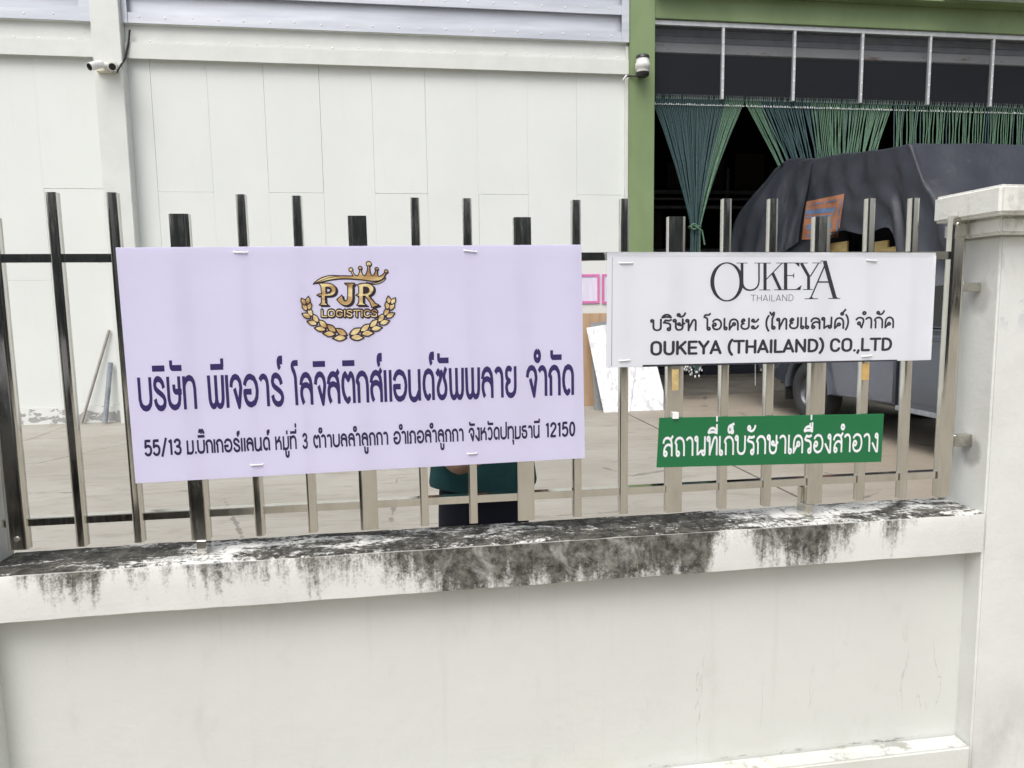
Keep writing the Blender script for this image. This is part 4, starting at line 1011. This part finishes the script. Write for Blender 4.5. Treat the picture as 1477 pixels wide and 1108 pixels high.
# curled vinyl edges, dark lower edge
q = [UY(a, b, YS-.0008) for a, b in ((876.5, 364.3), (1349, 364.3), (1349.5, 371), (876.5, 370.5))]
mb = MB(); yv = YS-.0004
def strip(pa, pb, w0, w1, bulge):
    mb = MB(); n_ = 24; vs = []; fs = []
    for i in range(n_+1):
        t = i/n_
        for j in range(4):
            u = j/3
            px = pa[0]+(pb[0]-pa[0])*t+w0[0]*(1-u)+w1[0]*u; py = pa[1]+(pb[1]-pa[1])*t+w0[1]*(1-u)+w1[1]*u
            y = YS-.0006-bulge*(1-u)*(1-u)*(1+.5*math.sin(t*17))
            vs.append(UY(px, py, y))
    for i in range(n_):
        for j in range(3): fs.append((i*4+j, i*4+j+1, (i+1)*4+j+1, (i+1)*4+j))
    mb.add(vs, fs, 0, True); return flip(mb.mesh('vinyl_edge'))
link('vinyl_edge', strip((876, 364.5), (1350, 365.5), (0, -1), (0, 5), .004), 'white_sign', s2)
link('vinyl_edge', strip((1350.5, 369), (1343, 519), (0, 0), (-6, 0), .003), 'white_sign', s2)
def sp2(ps, y=YS-.0004): return flat_shapes(ps, lambda p: p, y)
link('lower_edge', sp2([[(927, 526.5), (1294, 518.8), (1294, 520.8), (927, 529.5)]]), 'black', s2)
link('crease_shade', sp2([[(883, 371), (883.5, 371), (882.5, 528), (881.8, 528)]]), 'thin_black', s2)  # shade of the left fold drawn as a flat dark line
T3 = [("บริษัท", 937.4, 1005), ("โอเคยะ", 1014.5, 1095), ("(ไทยแลนด์)", 1103.8, 1224.8), ("จำกัด", 1233.8, 1289.8)]
me = text_mesh(T3, B, 'B3', .082, True, hgt((945, 477.3), 16.2, (1285, 472.5), 15.6), ((945, 477.3), (1285, 472.5)), .03, yl)
link('lettering', flip(me), 'black', s2)
T4 = [("OUKEYA", 938, 1041), ("(THAILAND)", 1049.4, 1189), ("CO.,LTD", 1197, 1287)]
me = text_mesh(T4, Lt, 'L4', .094, True, hgt((945, 512), 19, (1280, 505.4), 17.8), ((945, 512), (1280, 505.4)), .03, yl)
link('lettering', flip(me), 'black', s2)
me = text_mesh([("THAILAND", 1083, 1144.5)], Lt, 'L5', .038, False, hgt((1083, 435), 9.8, (1144, 434.5), 9.8), ((1083, 435), (1144, 434.5)), .03, yl)
link('lettering', flip(me), 'thin_black', s2)
lo = lambda p: (1015+p[0]/7.033, 365+p[1]/7.033)
def elp(cx, cy, rx, ry, k=48): return [(cx+rx*math.cos(2*PI*j/k), cy+ry*math.sin(2*PI*j/k)) for j in range(k)]
O1, O2 = elp(235, 293, 168, 199), elp(235, 293, 128, 186)
lp = [[O1[j], O1[(j+1) % 48], O2[(j+1) % 48], O2[j]] for j in range(48)]
def bar(x0, y0, x1, y1, w): return stroke_polys([([(x0, y0), (x1, y1)], False)], w/2)
def quad(*a): return [list(a)]
lp += closed("M375 101L403 101L403 290C403 345 435 369 470 369C520 369 553 340 553 280L553 101L569 101L569 280C567 348 530 385 470 385C415 385 378 352 375 290Z")
lp += bar(333, 102, 445, 102, 6)+bar(513, 102, 612, 102, 6)
lp += bar(622, 100, 622, 376, 32)+bar(578, 102, 682, 102, 6)+bar(563, 375, 676, 375, 7)
lp += bar(635, 268, 795, 103, 10)+bar(700, 205, 778, 374, 30)+bar(735, 102, 830, 102, 6)+bar(715, 373, 850, 373, 7)
lp += bar(831, 100, 831, 372, 34)+bar(815, 101, 968, 101, 7)+quad((925, 103), (972, 103), (970, 142))+bar(848, 229, 912, 229, 8)+quad((902, 229), (917, 198), (917, 262))
lp += bar(820, 371, 982, 371, 8)+quad((930, 371), (994, 326), (980, 375))
lp += bar(990, 103, 1066, 238, 30)+bar(1165, 103, 1082, 238, 12)+bar(1064, 225, 1064, 370, 30)+bar(945, 102, 1058, 102, 6)+bar(1100, 101, 1196, 101, 6)+bar(1008, 371, 1108, 371, 7)
lp += bar(1226, 130, 1086, 458, 14)+bar(1228, 84, 1330, 458, 40)+bar(1155, 294, 1290, 294, 14)+bar(1024, 464, 1160, 464, 7)+bar(1265, 461, 1385, 461, 7)+bar(1185, 82, 1250, 82, 7)+quad((1060, 464), (1118, 464), (1092, 440))+quad((1300, 462), (1368, 462), (1335, 436))
link('emblem', flat_shapes(lp, lo, yl), 'black', s2)
cable_tie(s2, 894, 913, 379.5, 379.5); cable_tie(s2, 1251, 1265, 375.5, 376.5); cable_tie(s2, 894, 909, 520.5, 519.5); cable_tie(s2, 1244, 1258, 514.5, 513)

s3 = sign_board('small_sign', ((951.5, 603), (1275.3, 597), (1271.3, 666.3), (947.5, 674.5)), YS, -.0012, 'green_sign', 'narrow green sign with white Thai lettering low on the fence')
me = text_mesh([("สถานที^เก็บรักษาเครื~่องสำอาง".replace('่', ''), 955.5, 1266.8)], B, 'B5', .068, False, hgt((965, 658.4), 28, (1255, 651.6), 26.6), ((965, 658.4), (1255, 651.6)), .0, yl)
link('lettering', flip(me), 'white_ink', s3)
a = UY(970, 595, YS-.002); b = UY(978.5, 604, YS-.002)
MB().box((a.x, YS-.006, b.z), (b.x, -.0005, a.z)).obj('cable_tie', 'tie', s3, .001)

# ------------------------------------------------------------------ person behind the lilac sign
def skin_mesh(name, verts, edges, rad, root, mat, parent, sub=2):
    me = bpy.data.meshes.new(name); me.from_pydata(verts, edges, []); o = bpy.data.objects.new(name, me); C.objects.link(o)
    m = o.modifiers.new('s', 'SKIN'); o.modifiers.new('d', 'SUBSURF').levels = sub; o.modifiers['d'].render_levels = sub
    m.use_smooth_shade = True
    for i, r_ in enumerate(rad):
        me.skin_vertices[0].data[i].radius = r_ if isinstance(r_, tuple) else (r_, r_)
        me.skin_vertices[0].data[i].use_root = (i == root)
    dg = bpy.context.evaluated_depsgraph_get(); dg.update(); nm = bpy.data.meshes.new_from_object(o.evaluated_get(dg)); nm.name = name
    bpy.data.objects.remove(o); 
    for p in nm.polygons: p.use_smooth = True
    nm.materials.clear(); return link(name, nm, mat, parent)
PX, PY = .262, .50
per = empty('person', (PX, PY, 0), 'person in dark green shirt and navy trousers standing hidden behind the lilac sign', 'person')
V = lambda x, y, z: (PX+x, PY+y, z)
bv = [V(0, 0, .92), V(0, 0, 1.08), V(0, .01, 1.24), V(0, .01, 1.35), V(0, 0, 1.41), V(0, -.01, 1.47), V(0, -.015, 1.55), V(0, -.01, 1.615),
      V(-.085, 0, .86), V(-.09, 0, .48), V(-.09, .02, .09), V(-.09, -.10, .035), V(.085, 0, .86), V(.09, 0, .48), V(.09, .02, .09), V(.09, -.10, .035),
      V(-.16, .01, 1.33), V(-.21, .02, 1.10), V(-.10, -.17, .995), V(-.02, -.25, 1.06), V(.16, .01, 1.33), V(.215, .02, 1.10), V(.16, -.19, 1.04), V(.10, -.28, 1.14)]
be = [(0, 1), (1, 2), (2, 3), (3, 4), (4, 5), (5, 6), (6, 7), (0, 8), (8, 9), (9, 10), (10, 11), (0, 12), (12, 13), (13, 14), (14, 15), (3, 16), (16, 17), (17, 18), (18, 19), (3, 20), (20, 21), (21, 22), (22, 23)]
br_ = [(.10, .07), (.11, .075), (.12, .08), (.10, .07), .05, (.062, .07), (.078, .092), (.06, .075), .08, .055, .038, .035, .08, .055, .038, .035, .05, .04, .03, .027, .05, .04, .03, .027]
skin_mesh('body', bv, be, br_, 0, 'skin', per)
mb = MB(); lv = [(.885, .195, .140), (.90, .198, .142), (.97, .190, .136), (1.08, .175, .126), (1.20, .178, .122), (1.30, .182, .115), (1.36, .160, .095), (1.40, .085, .07), (1.43, .062, .062)]
k = 36; vs = []; fs = []
for (z_, ra, rb) in lv:
    for j in range(k):
        a_ = 2*PI*j/k; w_ = 1+.018*math.sin(5*a_+z_*9)*(1.35-z_)
        vs.append(V(ra*w_*math.cos(a_), .005+rb*w_*math.sin(a_), z_+(.012*math.sin(a_*2+1)-.012*math.sin(a_) if z_ < .95 else 0)))
for i in range(len(lv)-1):
    for j in range(k): fs.append((i*k+j, i*k+(j+1) % k, (i+1)*k+(j+1) % k, (i+1)*k+j))
mb.add(vs, fs, 0, True)
for sg in (-1, 1): mb.tube([V(sg*.13, .01, 1.345), V(sg*.17, .012, 1.32), V(sg*.195, .02, 1.22), V(sg*.21, .02, 1.13)], [.055, .065, .062, .066], 16)
mb.obj('shirt', 'shirt', per)
tv = [V(0, 0, 1.0), V(0, 0, .86), V(-.085, 0, .80), V(-.088, 0, .48), V(-.09, .02, .10), V(.085, 0, .80), V(.088, 0, .48), V(.09, .02, .10)]
skin_mesh('trousers', tv, [(0, 1), (1, 2), (2, 3), (3, 4), (1, 5), (5, 6), (6, 7)], [(.165, .115), (.165, .12), .1, .08, .065, .1, .08, .065], 0, 'trousers', per)
for sx in (-.09, .09):
    MB().ell(V(sx, -.05, .045), (.05, .135, .045), 14, 8).obj('shoe', 'shoe', per)
MB().ell(V(0, .005, 1.595), (.086, .100, .088), 18, 12).obj('hair', 'hair', per)
fc = MB(); fc.ell(V(0, -.108, 1.535), (.012, .018, .02), 8, 6); fc.ell(V(-.082, -.01, 1.535), (.012, .018, .03), 8, 6); fc.ell(V(.082, -.01, 1.535), (.012, .018, .03), 8, 6); fc.obj('face', 'skin', per)
for sx in (-.03, .03): MB().ell(V(sx, -.098, 1.553), (.012, .008, .007), 8, 6).obj('eye', 'lens', per)
MB().ell(V(0, -.100, 1.498), (.024, .008, .007), 8, 6).obj('mouth', 'pink', per)
for (hx, hy, hz, s_) in ((-.02, -.25, 1.06, 1), (.10, -.28, 1.14, -1)):
    for k in range(5):
        if k < 4:
            a_ = (k-1.5)*.017; ln = (.06, .068, .065, .052)[k]
            pts = [V(hx+a_, hy, hz), V(hx+a_*1.2, hy-.03, hz+.03), V(hx+a_*1.2, hy-.035-ln*.35, hz+.035+ln*.5), V(hx+a_*1.1, hy-.03-ln*.25, hz+.035+ln)]
        else: pts = [V(hx+s_*.02, hy, hz), V(hx+s_*.045, hy-.02, hz+.02), V(hx+s_*.05, hy-.035, hz+.055)]
        MB().tube(pts, [.009, .009, .008, .006][:len(pts)], 8).obj('finger', 'skin', per)

# ------------------------------------------------------------------ pickup truck
TX = 5.0
tk = empty('pickup_truck', (5.87, 5, 0), 'grey pickup truck parked facing the fence with its load under a dark tarpaulin', 'pickup truck')
def side_shape(x, d):   # outline in (y,z)
    return [(x, a, b) for a, b in d]
def extrude_yz(name, prof, x0, x1, mat, parent, bev=.02, seg=3):
    k = len(prof); vs = side_shape(x0, prof)+side_shape(x1, prof)
    fs = [tuple(range(k)), tuple(range(2*k-1, k-1, -1))]+[(i, (i+1) % k, k+(i+1) % k, k+i) for i in range(k)]
    me = MB().add(vs, fs).mesh(name); bm = bmesh.new(); bm.from_mesh(me); bmesh.ops.recalc_face_normals(bm, faces=bm.faces)
    if bev: bmesh.ops.bevel(bm, geom=[e for e in bm.edges if abs(e.verts[0].co.x-e.verts[1].co.x) < 1e-6], offset=bev, segments=seg, affect='EDGES')
    for f in bm.faces: f.smooth = len(f.verts) == 4 and f.calc_area() < .1
    bm.to_mesh(me); bm.free(); return link(name, me, mat, parent)
WR = .385; yr, yf = 6.30, 3.20
def arch(yc, r_=.47, z0=.40, k=12):
    a0 = math.asin(max(-1, min(1, (z0-WR)/r_)))
    return [(yc+r_*math.cos(a0+(PI-2*a0)*j/k), WR+r_*math.sin(a0+(PI-2*a0)*j/k)) for j in range(k+1)]
bedp = [(7.62, .62), (7.62, 1.30), (4.70, 1.30), (4.70, .44)]+list(reversed([p for p in arch(yr)]))
# order: rear top -> front top -> front bottom -> arch front to back -> rear bottom
ar = arch(yr)   # from +y side to -y side
bedp = [(7.62, 1.32), (4.69, 1.32), (4.69, .44)]+ar[::-1]+[(7.62, .58)]
extrude_yz('bed', bedp, TX, TX+1.76, 'paint', tk)
af = arch(yf)
cabp = [(4.635, .42), (4.635, 1.78), (3.35, 1.80), (2.62, 1.20), (1.95, 1.10), (1.90, .55), (2.72, .42)]
cabp = [(4.635, .42), (4.635, 1.20), (2.60, 1.20), (1.98, 1.08), (1.90, .90), (1.90, .50)]+[(p[0], p[1]) for p in af[::-1]][::1]
cabp = [(1.90, .48), (1.90, .92), (1.98, 1.10), (2.65, 1.20), (4.635, 1.22), (4.635, .42)]+af
extrude_yz('cab', cabp, TX, TX+1.76, 'paint', tk)
# greenhouse tapering inwards
gh = [(4.63, 1.221), (4.60, 1.80), (3.42, 1.82), (2.66, 1.205)]
vs = [(TX+.06+(.12 if b > 1.5 else 0), a, b) for a, b in gh]+[(TX+1.70-(.12 if b > 1.5 else 0), a, b) for a, b in gh]
me = MB().add(vs, [(0, 1, 2, 3), (7, 6, 5, 4), (0, 4, 5, 1), (1, 5, 6, 2), (2, 6, 7, 3), (3, 7, 4, 0)]).mesh('roof')
bm = bmesh.new(); bm.from_mesh(me); bmesh.ops.recalc_face_normals(bm, faces=bm.faces); bmesh.ops.bevel(bm, geom=bm.edges[:], offset=.04, segments=3, affect='EDGES'); bm.to_mesh(me); bm.free(); link('roof', me, 'paint', tk)
def gx(z, s): t = (z-1.22)/.6; return (TX+.06+.12*t-.006) if s == 0 else (TX+1.70-.12*t+.006)
for s in (0, 1):
    for (ya, yb3, yc3) in ((4.50, 3.90, 3.90), (3.84, 2.95, 3.42)):
        pts = [Vector((gx(1.27, s), ya, 1.27)), Vector((gx(1.27, s), yb3, 1.27)), Vector((gx(1.72, s), yc3, 1.72)), Vector((gx(1.72, s), ya-.03, 1.72))]
        vs = pts+[p+Vector((.01 if s == 0 else -.01, 0, 0)) for p in pts]
        MB().add(vs, [(0, 1, 2, 3), (7, 6, 5, 4), (0, 4, 5, 1), (1, 5, 6, 2), (2, 6, 7, 3), (3, 7, 4, 0)]).obj('window', 'glass', tk)
pts = [(TX+.14, 2.72, 1.27), (TX+1.62, 2.72, 1.27), (TX+1.54, 3.38, 1.78), (TX+.22, 3.38, 1.78)]
MB().add([(a, b-.03, c_+.02) for a, b, c_ in pts], [(0, 1, 2, 3)]).obj('windscreen', 'glass', tk)
# door panels, sills, flare, handle
for s, xo in ((0, TX-.004), (1, TX+1.764)):
    for (y0, y1) in ((4.60, 3.88), (3.86, 2.90 if False else 3.74)):
        pass
    box('door', (min(xo, xo+.001)-.002, 3.72, .50), (xo+.004, 4.60, 1.19), 'paint', tk, .002)
    d = box('sill', (xo-.01, 3.70, .395), (xo+.012, 4.64, .445), 'galvpipe', tk, .006, 2)
    hd = MB(); sx = -1 if s == 0 else 1
    hd.tube([(xo, 4.18, 1.14), (xo+sx*.035, 4.15, 1.145), (xo+sx*.035, 4.05, 1.145), (xo, 4.02, 1.14)], .014, 8); hd.obj('door_handle', 'paint', tk)
    # flares
    fl = []
    for yc in (yr, yf):
        A_ = arch(yc, .475); B_ = arch(yc, .555, .42)
        vs = [(xo-sx*.002, p[0], p[1]) for p in B_]+[(xo+sx*.035, p[0], p[1]) for p in arch(yc, .505, .41)]+[(xo+sx*.03, p[0], p[1]) for p in A_]+[(xo-sx*.05, p[0], p[1]) for p in A_]
        k = len(A_); fs = [(r_*k+i, r_*k+i+1, (r_+1)*k+i+1, (r_+1)*k+i) for r_ in range(3) for i in range(k-1)]
        MB().add(vs, fs, 0, True).obj('wheel_arch', 'paint', tk)
def wheel(x, yc, sx):
    w = empty('wheel', (x-5.87, yc-5, WR)); w.parent = tk
    ring = [(.0, .20), (.03, .225), (.035, .30), (.02, .355), (-.005, .38), (-.03, WR), (-.20, WR), (-.23, .36), (-.24, .25)]
    k = 40; vs = []; fs = []
    for j in range(k):
        a_ = 2*PI*j/k
        for (dx, r_) in ring:
            rr_ = r_+(.006 if (j % 2 and r_ > .37) else 0)
            vs.append((x+sx*dx, yc+rr_*math.cos(a_), WR+rr_*math.sin(a_)))
    m_ = len(ring)
    for j in range(k):
        for i in range(m_-1): fs.append((j*m_+i, j*m_+i+1, ((j+1) % k)*m_+i+1, ((j+1) % k)*m_+i))
    MB().add(vs, fs, 0, True).obj('tyre', 'tyre', w)
    rg = [(.005, .21), (-.03, .20), (-.06, .17), (-.035, .09), (-.02, .05), (-.02, .001)]
    vs = []; fs = []
    for j in range(k):
        a_ = 2*PI*j/k
        for (dx, r_) in rg: vs.append((x+sx*(dx-(.03 if (.12 < r_ < .19 and j % 8 < 3) else 0)), yc+r_*math.cos(a_), WR+r_*math.sin(a_)))
    m_ = len(rg)
    for j in range(k):
        for i in range(m_-1): fs.append((j*m_+i, j*m_+i+1, ((j+1) % k)*m_+i+1, ((j+1) % k)*m_+i))
    MB().add(vs, fs, 0, True).obj('rim', 'rim', w)
wheel(TX+.02, yr, -1); wheel(TX+.02, yf, -1); wheel(TX+1.74, yr, 1); wheel(TX+1.74, yf, 1)
box('chassis', (TX+.30, 2.2, .36), (TX+1.46, 7.5, .56), 'blackplastic', tk)
box('bumper', (TX+.02, 1.80, .42), (TX+1.74, 1.895, .68), 'chrome', tk, .03, 3)
box('rear_bumper', (TX+.05, 7.63, .50), (TX+1.71, 7.74, .66), 'chrome', tk, .03, 3)
box('grille', (TX+.45, 1.885, .72), (TX+1.31, 1.899, .95), 'blackplastic', tk, .004)
for x in (TX+.10, TX+1.36): box('headlight', (x, 1.88, .78), (x+.30, 1.93, .96), 'lamp', tk, .02, 2)
for x in (TX+.0, TX+1.62): box('tail_light', (x, 7.60, .85), (x+.14, 7.64, 1.22), 'orange', tk, .01, 2)
for x in (TX-.02, TX+1.5): box('mud_flap', (x, yr+.50, .22), (x+.26, yr+.515, .62), 'blackplastic', tk, .004)
# timber sideboards standing in the bed
tb = [((1128, 352), (1134, 370)), ((1196, 349), (1222.5, 370)), ((1263, 347), (1281, 370)), ((1281, 355.5), (1296, 370))]
for k, ((a, b), (c_, d)) in enumerate(tb):
    p = UX(a, b, TX+.02); q = UX(c_, d, TX+.02)
    o = box('timber_board', (TX+.005, min(p.y, q.y), 1.15), (TX+.03, max(p.y, q.y), (UX(c_, b+1.5, TX+.02).z+p.z)/2), 'wood', None, .003)
    tag(o, ['narrow timber end showing below the lifted flap of the tarpaulin', 'wide yellow timber board under the orange tarpaulin print', 'tall yellow timber board right of the print under the tarpaulin', 'short yellow timber board beside the taller one under the tarpaulin'][k], 'board')
# ------------------------------------------------------------------ tarpaulin over the load
tp = empty('tarpaulin', (5.88, 5.9, 2), 'dark navy tarpaulin with orange print draped over the high load of the pickup', 'tarpaulin')
def sstep(a, b, t): t = max(0, min(1, (t-a)/(b-a))); return t*t*(3-2*t)
def tarp_point(u, v):
    # u 0..1 round: side (-x) from rear to front, front, side(+x), rear ; v 0 hem .. 1 top
    xl0, xr0 = 4.93, 6.85
    yF = 3.75+.89*v; yF = 4.64-(1-v)**1.0*.86
    yRr = 8.30-.93*v**6.5-.12*v
    xl_ = 4.90+.10*v; xr_ = 6.88-.12*v
    segs = [((xl_, yRr), (xl_, yF)), ((xl_, yF), (xr_, yF)), ((xr_, yF), (xr_, yRr)), ((xr_, yRr), (xl_, yRr))]
    lens = [.36, .14, .36, .14]; acc = 0
    for i in range(4):
        if u <= acc+lens[i]+1e-9 or i == 3:
            t = (u-acc)/lens[i]; a, b = segs[i]; x = a[0]+(b[0]-a[0])*t; y = a[1]+(b[1]-a[1])*t; break
        acc += lens[i]
    return x, y, i, t
def ztop(x, y):
    base = 3.07+(3.24-3.07)*sstep(4.6, 6.3, y)+.12*sstep(6.2, 6.9, y)-.03*sstep(6.9, 7.25, y)-.10*sstep(7.1, 7.6, y)
    return base+.015*math.sin(PI*(x-4.95)/1.9)
NU, NV = 300, 46
vs = []; fs = []
for j in range(NV+1):
    v = j/NV
    for i in range(NU):
        u = i/NU; x, y, sgi, t = tarp_point(u, v)
        zt_ = ztop(x, y); hem = {0: 2.02, 1: 1.80, 2: 2.0, 3: 1.6}[sgi]
        if sgi == 0: hem = 2.02+.24*sstep(4.55, 4.75, y)*sstep(6.1, 5.8, y)+.03*math.sin(y*5)-.42*sstep(4.8, 4.3, y)-.55*sstep(7.2, 7.9, y)+.12*math.sin(y*7)*.4
        z = hem+(zt_-hem)*v
        # folds
        cd_ = min(abs(u-0), abs(u-1), abs(u-.36)); fold = (1-v)**.8
        amp = .012+.07*math.exp(-(cd_/.045)**2)+.06*math.exp(-((u-.085)/.05)**2)
        ph = u*150+2.2*math.sin(v*3+u*20)
        f_ = math.sin(ph)*amp*fold+noise.noise(Vector((u*16, v*1.6, 1)))*.09*fold**.7+noise.noise(Vector((u*50, v*5, 2)))*.022
        nx_, ny_ = ((-1, 0), (0, -1), (1, 0), (0, 1))[sgi]
        # bulge of the slack rear corner
        if sgi == 0: f_ += .10*math.exp(-((y-7.6)/.45)**2)*(1-v)+.05*math.sin(PI*v)*sstep(6.9, 7.5, y)
        if sgi == 0: f_ += .035*sstep(6.86, 6.90, y)*sstep(.05, .3, 1-v)
        vs.append((x+nx_*f_, y+ny_*f_, z+.012*noise.noise(Vector((x*3, y*3, 4)))))
for j in range(NV):
    for i in range(NU): fs.append((j*NU+i, j*NU+(i+1) % NU, (j+1)*NU+(i+1) % NU, (j+1)*NU+i))
# top: shrink loops
last = NV*NU; base_i = last
TS = 8
cxm, cym = 5.9, 5.9
for s_ in range(1, TS+1):
    k = 1-s_/TS
    for i in range(NU):
        x, y, z = vs[last+i]; xx = cxm+(x-cxm)*k; yy_ = cym+(y-cym)*k
        vs.append((xx, yy_, ztop(xx, yy_)+.02*noise.noise(Vector((xx*2, yy_*2, 0)))-0*.01))
for s_ in range(TS):
    o0 = NV*NU+s_*NU; o1 = o0+NU
    for i in range(NU): fs.append((o0+i, o0+(i+1) % NU, o1+(i+1) % NU, o1+i))
mb = MB().add(vs, fs, 0, True); me = mb.mesh('cover', weld=.0005)
bm = bmesh.new(); bm.from_mesh(me); bmesh.ops.recalc_face_normals(bm, faces=bm.faces); bm.to_mesh(me); bm.free()
cover = link('cover', me, 'tarp', tp)
# orange printed patch that follows the cloth
from mathutils.bvhtree import BVHTree
bvh = BVHTree.FromPolygons([Vector(v) for v in vs], [f for f in fs])
def on_tarp(px, py, off=.006):
    d = ray(px, py).normalized(); loc, nor, idx, dist = bvh.ray_cast(CAM, d)
    if loc is None: return UX(px, py, 4.9)
    return loc-d*off
def tarp_patch(poly, mat, off, name):
    # bilinear quad grid: tl tr br bl
    (a, b, c_, d) = poly; K = 14; v_ = []; f_ = []
    for j in range(K+1):
        for i in range(K+1):
            s_, t_ = i/K, j/K
            px = (a[0]*(1-s_)+b[0]*s_)*(1-t_)+(d[0]*(1-s_)+c_[0]*s_)*t_; py = (a[1]*(1-s_)+b[1]*s_)*(1-t_)+(d[1]*(1-s_)+c_[1]*s_)*t_
            v_.append(on_tarp(px, py, off))
    for j in range(K):
        for i in range(K): f_.append((j*(K+1)+i, j*(K+1)+i+1, (j+1)*(K+1)+i+1, (j+1)*(K+1)+i))
    return MB().add(v_, f_, 0, True).obj(name, mat, tp)
def tarp_flap(name, poly, mat):
    (a, b, c_, d) = poly; K = 22; v_ = []; f_ = []
    for j in range(K+1):
        for i in range(K+1):
            s_, t_ = i/K, j/K
            px = (a[0]*(1-s_)+b[0]*s_)*(1-t_)+(d[0]*(1-s_)+c_[0]*s_)*t_; py = (a[1]*(1-s_)+b[1]*s_)*(1-t_)+(d[1]*(1-s_)+c_[1]*s_)*t_
            px += 2.5*math.sin(t_*4+s_*2)*t_; py += 5*math.sin(s_*PI)*(t_ if t_ > .9 else 0)
            v_.append(on_tarp(px, py, .012+t_*.10+.035*math.sin(s_*11+t_*2.5)*t_+.02*math.sin(s_*23+t_*5)*t_))
    for j in range(K):
        for i in range(K): f_.append((j*(K+1)+i, j*(K+1)+i+1, (j+1)*(K+1)+i+1, (j+1)*(K+1)+i))
    return MB().add(v_, f_, 0, True).obj(name, mat, tp)
tarp_flap('flap', ((1127, 236), (1172, 232), (1152, 349), (1104, 372)), 'tarp')
tarp_patch(((1163, 291), (1218, 279.5), (1209, 343), (1156, 346)), 'orange', .012, 'printed_patch')
for q4 in (((1163, 303), (1205, 299), (1204, 306), (1162, 310)), ((1161, 313), (1203, 309.5), (1202.5, 311), (1161, 315)), ((1166, 296), (1188, 291), (1187, 293), (1165, 298)),
           ((1192, 291), (1208, 287.5), (1206, 290), (1191, 293.5)), ((1213, 288), (1215, 287.5), (1209.5, 310), (1207.5, 310.5)), ((1208, 316), (1210.5, 315.5), (1208, 335), (1206, 335.5)),
           ((1164, 324), (1200, 321), (1199.5, 329), (1163, 332)), ((1164, 338.5), (1205, 337), (1207, 340), (1163, 341.5))):
    tarp_patch(q4, 'blueprint', .018, 'printed_bar')

# ------------------------------------------------------------------ out-of-view objects added for the polished steel to reflect
car = empty('reflection_car', (-3.7, -4.3, -.15), 'out-of-view black saloon car, added to give the left pickets a dark reflection', 'car')  # added behind the camera so the left pickets mirror something dark
def exx(name, prof, y0, y1, mat, bev=.05):
    k = len(prof); v_ = [(a, y0, b-.15) for a, b in prof]+[(a, y1, b-.15) for a, b in prof]
    f_ = [tuple(range(k)), tuple(range(2*k-1, k-1, -1))]+[(i, (i+1) % k, k+(i+1) % k, k+i) for i in range(k)]
    me = MB().add(v_, f_).mesh(name); bm = bmesh.new(); bm.from_mesh(me); bmesh.ops.recalc_face_normals(bm, faces=bm.faces); bmesh.ops.bevel(bm, geom=bm.edges[:], offset=bev, segments=3, affect='EDGES'); bm.to_mesh(me); bm.free(); return link(name, me, mat, car)
exx('body', [(-6.0, .35), (-6.05, .8), (-5.6, .95), (-1.9, .95), (-1.45, .78), (-1.40, .35)], -5.1, -3.35, 'blackpaint')
exx('cabin', [(-5.5, .9), (-4.9, 1.42), (-3.2, 1.45), (-2.5, .92)], -4.98, -3.47, 'glass')
for x in (-5.1, -2.4):
    for y in (-5.0, -3.45): MB().tube([(x, y-.1, .17), (x, y+.1, .17)], .32, 24).obj('wheel', 'tyre', car)
reflection_hedge = MB(); hr = random.Random(3)  # unseen greenery added as the dark part of the steel reflections
reflection_hedge.box((-30, -19, -.15), (-4.7, -17.4, 4.6)); reflection_hedge.box((-3.1, -19, -.15), (12.3, -17.4, 4.6))
for _ in range(9000):
    x = hr.uniform(-30, 12.8)
    if -4.6 < x < -3.2: continue
    z = hr.uniform(-.1, 5.2+.5*math.sin(x*.9)); y = -17.4+hr.uniform(-.1, .5); s_ = hr.uniform(.06, .14); a_ = hr.uniform(0, 2*PI); b_ = hr.uniform(-.8, .8)
    dx, dz = s_*math.cos(a_), s_*math.sin(a_)
    reflection_hedge.add([(x-dx, y, z-dz), (x+dz*.5, y+b_*s_, z-dx*.5), (x+dx, y, z+dz), (x-dz*.5, y-b_*s_, z+dx*.5)], [(0, 1, 2, 3)])
pb = empty('reflection_house', (-4, -22, -.15), 'out-of-view pale house, added behind a gap in the greenery as a light reflection', 'house')  # unseen house added to put a pale streak in some pickets
box('wall', (-9, -24, -.15), (1, -20.5, 5.6), 'flash', pb); box('roof', (-9.4, -24.4, 5.605), (1.4, -20.1, 5.8), 'slat', pb)
for x_ in (-7, -4.3, -1.5): box('window', (x_, -20.49, 1.0), (x_+1, -20.45, 2.2), 'glass', pb)
tag(reflection_hedge.obj('reflection_hedge', 'leaf'), 'out-of-view tall greenery, added across the street to darken the steel reflections', 'reflection_hedge')
